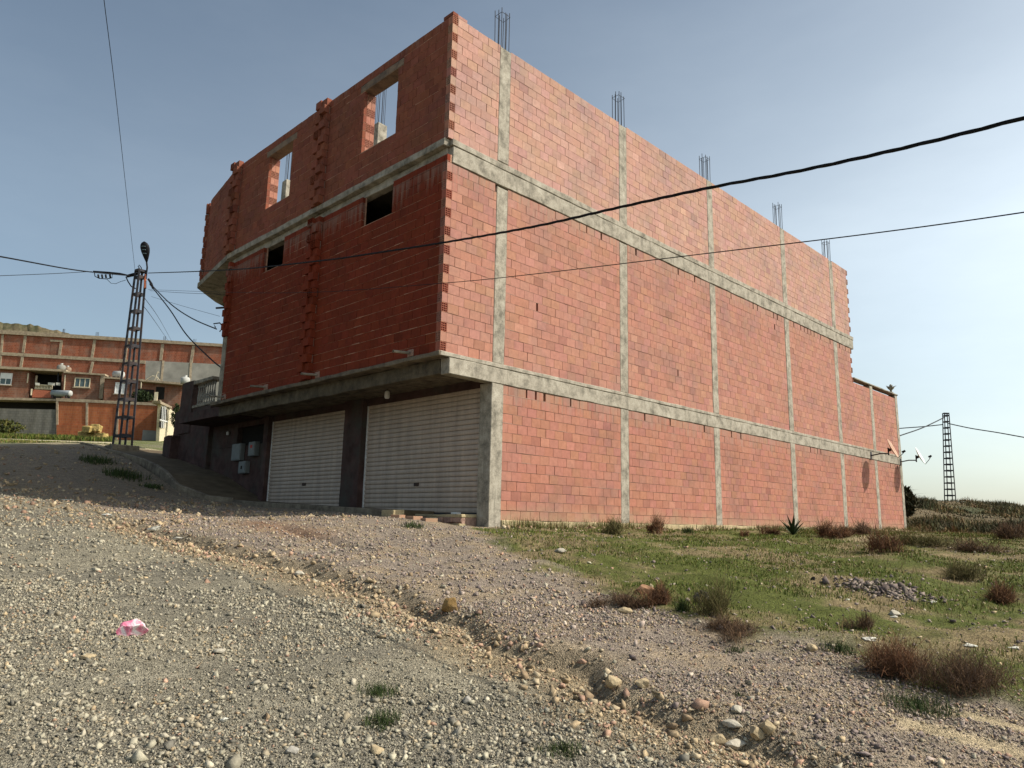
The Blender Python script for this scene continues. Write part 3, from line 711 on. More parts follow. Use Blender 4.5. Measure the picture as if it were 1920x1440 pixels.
# floors and rear walls keep the inside dark
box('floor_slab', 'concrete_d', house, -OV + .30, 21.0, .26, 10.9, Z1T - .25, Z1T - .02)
box('floor_slab', 'shade_dark', house, -OV + .31, 21.0, .26, 10.6, Z2T - .22, Z2T - .02)  # underside coloured dark so the storey below looks unlit
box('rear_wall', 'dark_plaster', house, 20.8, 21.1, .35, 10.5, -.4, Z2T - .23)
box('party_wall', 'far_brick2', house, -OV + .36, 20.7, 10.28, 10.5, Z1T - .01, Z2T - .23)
# slab of the chamfered wing with its rounded inner balcony
def prism(name, material, pts, z0, z1, parent=house, bevel=0):
    n = len(pts); V = [(p[0], p[1], z0) for p in pts] + [(p[0], p[1], z1) for p in pts]
    mb = MB(); mb.add(V, [tuple(range(n - 1, -1, -1)), tuple(range(n, 2 * n))] + [(i, (i + 1) % n, n + (i + 1) % n, n + i) for i in range(n)]); return mb.build(name, material, parent, bevel=bevel)
tip = FW.P(-3.68, .08, 0); k0 = at_d(390, 562, 26.5)
prism('wing_slab', 'concrete_d', [(-OV - .05, 10.71), (3.2, 10.71), (3.2, 16.2), (1.2, 16.3), (.25, 15.62), (float(tip[0]) + .03, float(tip[1]))], Z2T - .19, Z2T - .005)
cv = [(1.75 + 1.35 * math.cos(a), 14.75 + 1.35 * math.sin(a)) for a in np.linspace(0, 2 * math.pi, 33)[:-1]]
prism('round_balcony', 'concrete_d', cv, Z2T - .46, Z2T - .2)
MB().bar((.75, 15.5, Z2T - .30), (.45, 16.0, Z2T - .30), .04).build('spout', 'steel', house)
_a = Vector((float(tip[0]) + .12, float(tip[1]) - .1)); _b = Vector((.4, 15.55)); _d = (_b - _a).normalized(); _n = Vector((_d.y, -_d.x)) * .2
prism('return_wall', 'far_brick2', [_a, _b, _b + _n, _a + _n], Z2T + .002, ZT - .1)
# lintels of the top windows
for a, b in (W1, W2):
    rough_box('lintel', 'lintel', -OV - .006, -OV + .33, -b - .19, -a + .19, ZWT + .003, ZWT + .205, amp=.006)
    rough_box('window_sill', 'mortar', -OV - .002, -OV + .33, -b + .003, -a - .003, ZWB - .03, ZWB + .004, amp=.004)
# stub column and starter bars standing behind the window openings
STUBS = [(float(p[0]), float(p[1]), float(p[2])) for p in (at_s(712, 236, 3.5), at_s(541, 341, 3.5))]
def rebar_cage(x, y, z0, z1, w=.26, d=.22, n=8, parent=house):
    c = empty('rebar_cage', (x, y, z0), parent=parent)
    pts = [(-w/2,-d/2),(0,-d/2),(w/2,-d/2),(w/2,0),(w/2,d/2),(0,d/2),(-w/2,d/2),(-w/2,0)][:n]
    for px, py in pts:
        j = (random.uniform(-.012, .012), random.uniform(-.012, .012)); hh = z1 - z0 + random.uniform(-.06, .06)
        MB().tube([(px, py, -.15), (px + j[0] * .4, py + j[1] * .4, hh * .5), (px + j[0], py + j[1], hh)], .010, 5).build('rod', 'rebar', c)
    zz = z1 - z0 - .11
    MB().tube([(-w/2-.01,-d/2-.01,zz),(w/2+.01,-d/2-.01,zz+.01),(w/2+.01,d/2+.01,zz-.01),(-w/2-.01,d/2+.01,zz),(-w/2-.01,-d/2-.01,zz)], .007, 5).build('stirrup', 'rebar', c)
for i, (a, b) in enumerate(COLS[:5]):
    rebar_cage((a + b) / 2, .14, ZT, ZT + .98 + (.05, 0, -.06, .02, -.1)[i])
for wx, wy, zs_ in STUBS:
    rough_box('stub_column', 'concrete', wx - .2, wx + .2, wy - .2, wy + .2, Z2T - .01, zs_); rebar_cage(wx, wy, zs_, zs_ + 2.3)
# ground floor: piers, lintel wall, shutters, plastered bay
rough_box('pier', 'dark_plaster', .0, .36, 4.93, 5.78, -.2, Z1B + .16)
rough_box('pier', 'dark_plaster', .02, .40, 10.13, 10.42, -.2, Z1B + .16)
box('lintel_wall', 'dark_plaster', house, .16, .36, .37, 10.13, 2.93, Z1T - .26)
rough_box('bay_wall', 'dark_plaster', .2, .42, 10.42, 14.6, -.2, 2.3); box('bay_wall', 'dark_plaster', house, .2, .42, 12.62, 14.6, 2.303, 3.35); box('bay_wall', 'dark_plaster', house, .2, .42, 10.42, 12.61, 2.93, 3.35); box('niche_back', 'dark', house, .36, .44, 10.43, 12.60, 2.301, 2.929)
box('soffit_drop', 'dark_plaster', house, -OV + .46, .19, 10.9, 14.6, 3.10, 3.4)
def shutter(y0, y1, z0, z1):
    sh = empty('roller_shutter', (.20, y0, z0), parent=house)
    n = 24; h = (z1 - z0) / n; W = y1 - y0
    prof = [(.016, 0.), (-.010, .04), (-.020, .22), (-.023, .5), (-.019, .82), (-.010, .91), (.016, .95), (.016, 1.0)]
    V = []; Fc = []
    for k, yy in enumerate((0, W)):
        for x, zz in prof: V.append((x, yy, zz * h))
    q = len(prof)
    for i in range(q - 1): Fc.append((i, i + 1, q + i + 1, q + i))
    me = mesh('slat', V, Fc, 'shutter', smooth=False)
    for i in range(n): link('slat', me, sh, loc=(random.uniform(-.002, .002), 0, i * h))
    MB().box(-.035, .03, -.05, 0.02, 0, z1 - z0).build('guide_rail', 'steel', sh); MB().box(-.035, .03, W - .02, W + .045, 0, z1 - z0).build('guide_rail', 'white', sh)
    MB().box(-.03, .02, 0.021, W - .021, -.05, -.002).build('bottom_bar', 'steel', sh); MB().box(-.05, -.02, W * .5 - .09, W * .5 + .09, .62, .70).build('lock_plate', 'steel', sh, bevel=.008)
    return sh
shutter(.50, 4.90, .17, 2.95); shutter(5.80, 10.10, .28, 2.96)
# soffit boards, lamp, drain spouts
for i in range(5):
    for j in range(2):
        y0 = .6 + i * 2.05; box('soffit_panel', 'shade_dark2', house, -OV + .47 + j * .62, -OV + 1.06 + j * .62, y0, y0 + 2.02, Z1T - .29, Z1T - .262)
lp = empty('ceiling_lamp', (-.35, 3.35, 3.10), label='small white lamp hanging under the overhang above the right shutter', cat='lamp')
MB().lathe([(.0, .045), (.03, .045), (.03, .0)], n=10).build('lamp_socket', 'black', lp); MB().lathe([(.035, 0), (.062, -.03), (.068, -.15), (.05, -.19), (0, -.195)], n=14).build('lamp_shade', 'white', lp, smooth=True)
for y in (.97, 4.75, 7.43, 10.05):
    MB().tube([(-OV + .05, y, Z1T + .09), (-OV - .22, y + .02, Z1T + .07), (-OV - .45, y + .02, Z1T + .05)], .030, 8).build('drain_spout', 'concrete_d', house)
    rough_box('spout_bed', 'mortar', -OV - .03, -OV + .05, y - .1, y + .1, Z1T + .0, Z1T + .16, amp=.01)
# vertical pipe and corner post at the left end of the overhang
rough_box('corner_post', 'concrete_d', -OV - .02, -OV + .3, 10.27, 10.52, Z1T - .0, 5.4, amp=.006)
# finial on the low parapet
fin = empty('finial', (26.2, .1, ZP), parent=house)
MB().lathe([(.0, 0), (.12, 0), (.10, .05), (.05, .08), (.05, .16), (.13, .24), (.16, .30), (.08, .31), (.05, .42), (0, .46)], n=10).build('finial_body', 'concrete_d', fin)
for k in range(5): a = k * 1.257; MB().bar((0, 0, .28), (.24 * math.cos(a), .24 * math.sin(a), .36), .035, 5, .01).build('finial_leaf', 'concrete_d', fin)

# ------------------------------------------------------------------ pavement, ramp, kerb
def strip(name, material, pts, z_off=0, thick=.3, **kw):
    """solid with a sloping top: pts = [(x0,y,x1,z), ...] sections along y"""
    V = []; Fc = []
    for x0, y, x1, z in pts:
        V += [(x0, y, z - thick), (x1, y, z - thick), (x1, y, z), (x0, y, z)]
    for i in range(len(pts) - 1):
        o = i * 4; p = o + 4
        for a, b in ((0, 1), (1, 2), (2, 3), (3, 0)): Fc.append((o + b, o + a, p + a, p + b))
    Fc.append((0, 1, 2, 3)); e = 4 * (len(pts) - 1); Fc.append((e + 3, e + 2, e + 1, e))
    mb = MB(); mb.add(V, Fc); return mb.build(name, material, None, bevel=.01, **kw)
strip('pavement', 'ramp', [(-1.05, 2.0, .21, .20), (-1.02, 5.2, .21, .29), (-1.05, 8.0, .21, .38), (-1.2, 10.2, .21, .47)], kind='structure', label='narrow screed pavement along the shutters')
strip('ramp', 'ramp', [(-1.25, 10.21, .21, .47), (-1.9, 11.6, .21, .84), (-1.75, 13, .21, 1.28), (-1.55, 15.6, .21, 1.80), (-2.0, 18.4, .25, 2.28), (-2.2, 20.8, .8, 2.62)], thick=.8, kind='structure', label='steep dark screed ramp rising beside the plastered wall')
# kerb: raised edge of the ramp, low edge of the pavement
def kerb(name, pts, w, label, up=.07, dn=.5):
    V = []; Fc = []; P = [Vector(p) for p in pts]
    for i, p in enumerate(P):
        d = (P[min(i + 1, len(P) - 1)] - P[max(i - 1, 0)]); d.z = 0; d.normalize(); nrm = Vector((-d.y, d.x, 0)) * w / 2
        j = random.uniform(-.012, .012)
        V += [p - nrm + Vector((0, 0, -dn)), p + nrm + Vector((0, 0, -dn)), p + nrm + Vector((0, 0, up + j)), p - nrm + Vector((0, 0, up + j))]
    for i in range(len(P) - 1):
        o = i * 4; q = o + 4
        for a, b in ((0, 1), (1, 2), (2, 3), (3, 0)): Fc.append((o + a, o + b, q + b, q + a))
    Fc += [(3, 2, 1, 0), tuple(4 * (len(P) - 1) + k for k in range(4))]
    mb = MB(); mb.add(V, Fc); return mb.build(name, 'kerb', None, bevel=.015, kind='structure', label=label)
kerb('ramp_kerb', [(-1.12, 9.6, .44), (-1.55, 10.3, .50), (-1.98, 11.6, .84), (-1.85, 13, 1.28), (-1.70, 14.4, 1.56), (-1.68, 15.6, 1.80), (-1.95, 17.2, 2.08), (-2.15, 18.6, 2.32), (-2.35, 20.6, 2.62)], .13, 'curved concrete kerb edging the ramp up to the lattice pole', up=.08, dn=.75)
kerb('pavement_kerb', [(-1.12, 1.96, .17), (-1.10, 3.4, .22), (-1.08, 5.2, .27), (-1.10, 8.0, .37), (-1.12, 9.55, .43)], .14, 'low concrete kerb along the shutter pavement', up=.03)
blk = rough_box('concrete_block', 'plinth', -1.32, -1.0, 1.55, 1.98, -.12, .20, None, amp=.015); tag(blk, 'weathered concrete block at the end of the shutter pavement', 'block')
sill = empty('shutter_sill', (0, 0, 0), label='whitish broken sill of stones under the right shutter beside the corner column', cat='sill')
rough_box('sill_top', 'plinth', -.42, .18, .37, 1.96, .07, .13, sill, amp=.012)
y = .38
for r_ in range(2):
    y = .38
    while y < 1.85:
        w = random.uniform(.16, .34); z0 = -.16 + r_ * .115
        rough_box('stone', 'plinth' if random.random() < .5 else 'mortar', -.46 + random.uniform(-.03, .05), -.2, y, min(y + w, 1.95) - .012, z0, z0 + .105, sill, amp=.016, step=.1); y += w
box('sill_core', 'mortar', sill, -.40, .16, .38, 1.94, -.3, .069)
for k, (x, yy, rz) in enumerate(((-1.15, 1.02, .2), (-1.0, .72, -.1), (-1.32, 1.36, .5))):
    z = Hs(x, yy); b = MB(); b.box(-.15, .15, -.10, .10, -.03, .09); o = b.build('loose_brick', 'brick', None, loc=(x, yy, z - .035), rz=rz, bevel=.006)
    a = o.data.attributes.new('tone', 'FLOAT_COLOR', 'FACE'); a.data.foreach_set('color', np.tile((.42, .19, .13, 1), len(o.data.polygons)).astype(np.float32))
    tag(o, ('loose red brick lying by the sill nearest the block', 'loose red brick lying in front of the stone sill', 'loose red brick against the end of the pavement kerb')[k], 'brick', 'loose bricks by the sill')
box('white_scrap', 'white', None, -.25, -.12, .72, .92, .133, .175, bevel=.01, label='white block lying on the sill under the right shutter', cat='scrap')

# ------------------------------------------------------------------ meter boxes
def meter(name, y0, y1, z0, z1, label, red=False, slot=False, dep=.16):
    e = empty(name, (.2, (y0 + y1) / 2, z0), label=label, cat='meter box', group='meter boxes on the plastered bay')
    w = (y1 - y0) / 2; h = z1 - z0
    MB().box(-dep, .0, -w, w, 0, h).build('case', 'box', e, bevel=.012); MB().box(-dep - .012, -dep - .002, -w + .03, w - .03, .03, h - .03).build('door', 'box', e, bevel=.004)
    if red: MB().box(-dep - .016, -dep - .013, -.07, .07, h * .55, h * .55 + .1).build('mark', 'red', e)
    if slot: MB().box(-dep - .018, -dep - .013, -.05, .05, h * .35, h * .62).build('dial_window', 'dark', e)
meter('meter_box', 11.95, 12.6, 1.80, 2.36, 'large grey meter box below the dark niche')
meter('meter_box', 10.95, 11.4, 1.90, 2.36, 'whitish meter box with a red mark next to the shutter', red=True)
meter('meter_box', 11.5, 12.0, 1.36, 1.76, 'small lower meter box with a dark dial window', slot=True)
w_ = MB().lathe([(0, .0), (.05, .0), (.05, .10), (.0, .14)], n=8).build('wall_light', 'white', None, loc=(.12, 13.2, 2.72), label='tiny white wall light on the dark plaster beside the niche', cat='lamp')

# ------------------------------------------------------------------ neighbour terrace wall with balustrade
nb = empty('terrace_wall', (0, 14.6, 2), label='dark stained terrace wall with pale balustrade beside the ramp', cat='wall')
nb.location = (0, 0, 0)
rough_box('wall', 'dark_plaster', .05, .40, 14.61, 17.9, 1.0, 3.92, nb, amp=.02)
rough_box('base_rail', 'concrete_d', .02, .36, 14.62, 16.28, 3.925, 4.02, nb); rough_box('handrail', 'concrete_d', .0, .40, 14.62, 16.28, 4.82, 4.95, nb)
for k in range(8):
    y = 14.75 + k * .20; MB().lathe([(.04, 0), (.045, .05), (.025, .12), (.05, .30), (.025, .5), (.022, .62), (.045, .72), (.04, .80)], (.18, y, 4.02), 8).build('baluster', 'grey_render', nb, smooth=True)
rough_box('pillar', 'dark_plaster', .0, .45, 16.29, 17.35, 3.0, 4.98, nb, amp=.015); rough_box('buttress', 'dark_plaster', -.25, .045, 17.2, 18.0, 1.6, 2.95, nb, amp=.03)
box('terrace_floor', 'concrete_d', nb, .46, 3.5, 14.65, 17.9, 3.6, 3.9)

# ------------------------------------------------------------------ cables
def cable(name, pts, r, label, group='overhead cables', sub=6, cat='cable', mt='black'):
    """smooth polyline through 3D points"""
    P = [np.array(p, float) for p in pts]; out = []
    for i in range(len(P) - 1):
        p0 = P[max(i - 1, 0)]; p1 = P[i]; p2 = P[i + 1]; p3 = P[min(i + 2, len(P) - 1)]
        for k in range(sub):
            t = k / sub; out.append(.5 * ((2 * p1) + (-p0 + p2) * t + (2 * p0 - 5 * p1 + 4 * p2 - p3) * t * t + (-p0 + 3 * p1 - 3 * p2 + p3) * t ** 3))
    out.append(P[-1])
    return MB().tube(out, r, 6).build(name, mt, None, smooth=True, label=label, cat=cat, group=group)
def span(px, d0, d1):
    """picture points of a straight-in-plan span: 1/d runs linearly along it"""
    x0, x1 = px[0][0], px[-1][0]; o = []
    for x, y in px:
        k = (x - x0) / (x1 - x0); o.append(at_d(x, y, 1 / ((1 - k) / d0 + k / d1)))
    return o
def extend(pts, head=0, tail=0):
    """carry a span on past the picture's edge in even steps"""
    o = list(pts)
    for n_, rev in ((tail, False), (head, True)):
        if not n_: continue
        if rev: o.reverse()
        st = o[-1] - o[-2]; L = np.linalg.norm(st); k = 0.
        while k < n_: o.append(o[-1] + st + np.array((0, 0, .004 * L))); k += L
        if rev: o.reverse()
    return o
PD = 29.
def twist(pts, r, rr, label):
    P = []
    cab = [np.array(p) for p in pts]; L = [0]
    fine = []
    for i in range(len(cab) - 1):
        p0 = cab[max(i - 1, 0)]; p1 = cab[i]; p2 = cab[i + 1]; p3 = cab[min(i + 2, len(cab) - 1)]
        n = max(4, int(np.linalg.norm(p2 - p1) / .12))
        for k in range(n):
            t = k / n; fine.append(.5 * ((2 * p1) + (-p0 + p2) * t + (2 * p0 - 5 * p1 + 4 * p2 - p3) * t * t + (-p0 + 3 * p1 - 3 * p2 + p3) * t ** 3))
    e = empty('twisted_cable', tuple(fine[0]), label=label, cat='cable', group='overhead cables')
    for s_ in range(3):
        q = []
        for i, p in enumerate(fine):
            d = fine[min(i + 1, len(fine) - 1)] - fine[max(i - 1, 0)]; d /= np.linalg.norm(d) + 1e-9
            u = np.cross(d, (0, 0, 1)); u /= np.linalg.norm(u) + 1e-9; v = np.cross(u, d); a = i * .12 * 2 * math.pi / .9 + s_ * 2.094
            q.append(p + (u * math.cos(a) + v * math.sin(a)) * rr - fine[0])
        MB().tube(q, r, 5).build('strand', 'black', e, smooth=True)
twist(extend(span([(278, 512), (430, 506), (600, 489), (700, 475), (830, 455), (1000, 425), (1160, 389), (1330, 352), (1500, 320), (1700, 276), (1920, 221), (2200, 145)], PD, 4.6), tail=14), .010, .0095, 'thick black twisted cable crossing in front of the brick building')
cable('wire', extend(span([(278, 543), (430, 548), (590, 548), (830, 531), (1000, 514), (1335, 474), (1640, 437), (1920, 398), (2200, 352)], PD, 5.2), tail=14), .006, 'thin black wire running below the twisted cable')
cable('wire', extend(span([(253, 506), (236, 352), (216, 170), (195, 0), (180, -120)], PD, 9.), tail=14), .006, 'thin wire rising steeply from the pole to the top of the picture')
cable('cable', extend(span([(-120, 462), (0, 481), (120, 503), (180, 511), (244, 517)], 16., PD), head=16), .022, 'thick cable reaching the pole from the left, upper of two')
cable('cable', extend(span([(-120, 521), (0, 517), (100, 513), (172, 509)], 22., PD - .3), head=16), .012, 'thin cable reaching the pole from the left, lower of two')
cable('cable', span([(281, 531), (320, 570), (360, 597), (406, 617)], PD, 22.3), .02, 'drop cable from the pole to the hook on the building corner')
cable('cable', span([(281, 533), (318, 580), (350, 628), (396, 674), (416, 690)], PD, 22.6), .022, 'drop cable sagging steeply from the pole behind the building corner')
cable('wire', span([(281, 545), (340, 549), (414, 552)], PD, 23.), .007, 'fine wire from the pole to the rounded balcony')
cable('wire', span([(284, 556), (340, 573), (412, 593)], PD, 23.), .006, 'fine wire sloping from the pole below the drop cables')
cable('wire', span([(272, 560), (300, 600), (322, 640)], PD, 80), .012, 'fine wire from the pole toward the far houses, upper')
cable('wire', span([(270, 575), (290, 602), (316, 640)], PD, 80), .012, 'fine wire from the pole toward the far houses, lower')
hk = at_d(404, 614, 22.4); MB().tube([tuple(hk), tuple(hk + np.array((-.05, .05, .12))), tuple(hk + np.array((.1, -.05, .16))), tuple(hk + np.array((.2, -.12, .02))), tuple(hk + np.array((.12, -.05, -.12)))], .022, 6).build('cable_hook', 'black', None, label='black cable hook on the left corner of the brick building', cat='hook')

# ------------------------------------------------------------------ lattice poles
def lattice(name, x, y, z, h, wb, wt, rz, label, rungs, double=True, lw=.035):
    e = empty(name, (x, y, z), rz, label=label, cat='utility pole')
    dz = .55
    for sx in (-1, 1):
        for sy in (-1, 1):
            mb = MB(); 
            for k in range(2):
                pass
            a = Vector((sx * wb / 2, sy * wb * .5, -.3)); b = Vector((sx * wt / 2, sy * wt * .5, h))
            mb.bar(a, b, lw, 4); mb.build('leg', 'steel', e)
    for i in range(rungs):
        t = (i + .6) / rungs; w = wb + (wt - wb) * t; zz = h * t
        for sy in (-1, 1): MB().box(-w / 2, w / 2, sy * w * .5 - .014, sy * w * .5 + .014, zz - lw * 1.25, zz + lw * 1.25).build('rung', 'steel', e)
        for sx in (-1, 1): MB().box(sx * w / 2 - .014, sx * w / 2 + .014, -w * .47, w * .47, zz - .04, zz + .04).build('rung', 'steel', e)
    MB().box(-wt / 2 - .04, wt / 2 + .04, -wt * .54, wt * .54, h - .05, h + .04).build('cap_plate', 'steel', e)
    return e
pb = at_d(229, 838, PD); pt = at_d(264, 508, PD)
PH = float(pt[2] - pb[2])
pole = lattice('lattice_pole', float(pb[0]), float(pb[1]), float(pb[2]), PH, .50, .28, 0, 'dark steel lattice pole with cables at the head of the ramp', 10, lw=.05)
# the pole leans a little
lean = (pt - pb); pole.rotation_euler = (math.radians(0), 0, -math.pi / 4 + .1)
ax = Vector((lean[0], lean[1], lean[2])).normalized(); q = Vector((0, 0, 1)).rotation_difference(ax); pole.rotation_mode = 'QUATERNION'; pole.rotation_quaternion = q @ Matrix.Rotation(-math.pi / 4 + .98, 4, 'Z').to_quaternion()
fb = box('pole_footing', 'kerb', None, float(pb[0]) - .5, float(pb[0]) + .5, float(pb[1]) - .5, float(pb[1]) + .5, float(pb[2]) - .6, float(pb[2]) + .05, bevel=.03, label='square concrete footing of the lattice pole', cat='footing')
# fittings at the pole head
fit = empty('cable_fittings', tuple(pt), label='tangle of clamps and cable loops hanging left of the pole head', cat='fittings')
def rel(x, y, d=PD): return at_d(x, y, d) - pt
MB().tube([rel(262, 512), rel(250, 515), rel(238, 518)], [.05, .07, .06], 6).build('anchor_clamp', 'black', fit)
MB().tube([rel(238, 516), rel(225, 513), rel(205, 511), rel(175, 509)], .035, 6).build('cable_bundle', 'black', fit, smooth=True)
MB().tube([rel(177, 511), rel(178, 518), rel(186, 522), rel(200, 523), rel(210, 521), rel(211, 513)], .018, 5).build('jumper_loop', 'black', fit, smooth=True)
for x in (184, 191, 198, 206): MB().bar(rel(x, 515), rel(x + 1, 521), .04, 6).build('connector', 'black', fit)
MB().tube([rel(201, 524), rel(208, 531), rel(217, 532), rel(226, 528), rel(236, 525)], .010, 5).build('slack_wire', 'black', fit, smooth=True)
MB().tube([rel(236, 519), rel(240, 528), rel(246, 537), rel(254, 541)], .025, 5).build('down_lead', 'black', fit, smooth=True)
MB().tube([rel(264, 508), rel(259, 499), rel(261, 497), rel(265, 502), rel(266, 508)], .018, 5).build('wire_loop', 'black', fit, smooth=True)
MB().tube([rel(273, 515), rel(272, 527), rel(272, 541)], .05, 6).build('junction_box', 'terracotta', fit)
MB().tube([rel(278, 523), rel(284, 532), rel(287, 541)], .045, 6).build('tension_clamp', 'black', fit)
# street lamp on the pole
sl = empty('street_lamp', tuple(at_d(275, 510, PD)), label='black oval street lamp head standing above the lattice pole', cat='street lamp')
b0 = at_d(275, 510, PD); t0 = at_d(275, 492, PD) - b0
MB().tube([(0, 0, -.3), (0, 0, .2), tuple(t0)], .035, 8).build('lamp_arm', 'black', sl)
Lh = at_d(276, 458, PD) - at_d(275, 493, PD); lr = Vector((RGT.x, RGT.y, 0))
V = []; Fc = []; NS = 14; prof = [(0, .04), (.12, .09), (.3, .16), (.5, .225), (.68, .25), (.82, .225), (.93, .15), (1., .03)]
for t, w in prof:
    c = Vector(t0) + Vector(Lh) * t + FWD * (-.25 * t)
    for k in range(NS):
        a = 2 * math.pi * k / NS; V.append(c + lr * w * math.cos(a) * .78 + FWD * w * .45 * math.sin(a))
for i in range(len(prof) - 1):
    for k in range(NS): Fc.append((i * NS + k, i * NS + (k + 1) % NS, (i + 1) * NS + (k + 1) % NS, (i + 1) * NS + k))
mb = MB(); mb.add(V, Fc); mb.build('lamp_head', 'black', sl, smooth=True)
for t in (.38, .56, .72):
    c = Vector(t0) + Vector(Lh) * t + FWD * (-.25 * t - .12); mb = MB(); mb.bar(c - lr * .07, c + lr * .07, .02, 6); mb.build('lamp_lens', 'glass', sl)
rp = at_d(1782, 952, 73); rt = at_d(1773, 775, 73)
pole2 = lattice('lattice_pole', float(rp[0]), float(rp[1]), float(rp[2]) - .4, float(rt[2] - rp[2]) + .4, .78, .42, -math.pi / 4 - .15, 'slender steel lattice pole standing alone on the scrub hill', 16, lw=.05)
ax = Vector(tuple(rt - rp)).normalized(); q = Vector((0, 0, 1)).rotation_difference(ax); pole2.rotation_mode = 'QUATERNION'; pole2.rotation_quaternion = q @ Matrix.Rotation(-math.pi / 4 - .15, 4, 'Z').to_quaternion()
cable('cable', span([(1640, 808), (1690, 803), (1730, 800), (1768, 796)], 76, 73), .05, 'far cable meeting the hill pole from the left, lower of two', 'cables on the hill pole')
cable('cable', span([(1650, 830), (1690, 816), (1730, 802), (1770, 783)], 60, 73), .05, 'far cable rising to the hill pole head from the left', 'cables on the hill pole')
cable('cable', span([(1778, 794), (1820, 803), (1870, 811), (1920, 820), (2000, 834)], 73, 60), .05, 'far cable leaving the hill pole to the right', 'cables on the hill pole')

# ------------------------------------------------------------------ satellite dishes on the side wall
def dish(name, mount, centre, r, nrm, material, label, feed_dir):
    e = empty(name, tuple(mount), label=label, cat='satellite dish', group='satellite dishes on the side wall')
    c = Vector(tuple(centre)) - Vector(tuple(mount)); n = Vector(nrm).normalized(); q = n.to_track_quat('Z', 'Y')
    V = []; Fc = []; R = 7; S = 24
    for i in range(R + 1):
        rr = r * i / R
        for k in range(S): a = 2 * math.pi * k / S; V.append(c + q @ Vector((rr * math.cos(a), rr * 1.08 * math.sin(a), .17 * r * (rr / r) ** 2)))
    off = len(V)
    for i in range(R + 1):
        rr = r * i / R
        for k in range(S): a = 2 * math.pi * k / S; V.append(c + q @ Vector((rr * math.cos(a), rr * 1.08 * math.sin(a), .17 * r * (rr / r) ** 2 - .012)))
    for i in range(R):
        for k in range(S):
            a, b, d, f = i * S + k, i * S + (k + 1) % S, (i + 1) * S + (k + 1) % S, (i + 1) * S + k; Fc.append((a, b, d, f)); Fc.append((off + f, off + d, off + b, off + a))
    for k in range(S): Fc.append((R * S + k, R * S + (k + 1) % S, off + R * S + (k + 1) % S, off + R * S + k))
    mb = MB(); mb.add(V, Fc); mb.build('reflector', material, e, smooth=True)
    back = c - n * .14
    MB().box(-.10, .10, -.03, .0, -.16, .16).build('wall_plate', 'steel', e)
    MB().tube([(0, -.02, 0), (back.x * .4, back.y * .55, back.z * .2 + .03), tuple(back + Vector((0, 0, -.12)))], .028, 6).build('mount_arm', 'steel', e)
    MB().bar(back + Vector((0, 0, -.2)), back + Vector((0, 0, .12)), .03, 6).build('mast', 'steel', e)
    MB().bar(back, c + n * .01, .06, 6).build('bracket', 'black', e)
    low = c + q @ Vector((0, -r * 1.05, .17 * r)); fd = low + n * r * .75 + Vector(feed_dir)
    MB().tube([tuple(low), tuple((low + fd) / 2 + Vector((0, 0, -.02))), tuple(fd)], .014, 5).build('feed_arm', 'steel', e)
    MB().bar(fd, fd - n * .14, .045, 8).build('feed_horn', 'black', e)
dish('satellite_dish', (22.6, 0, 3.12), (22.62, -.86, 3.36), .41, (.12, -.95, .42), 'rust', 'rusty orange satellite dish on an arm from the concrete beam', (0, 0, .15))
dish('satellite_dish', (26.4, 0, 3.12), (26.5, -.80, 3.35), .40, (.12, -.95, .42), 'dish', 'pale satellite dish with feed arm at the far corner of the side wall', (0, 0, .25))

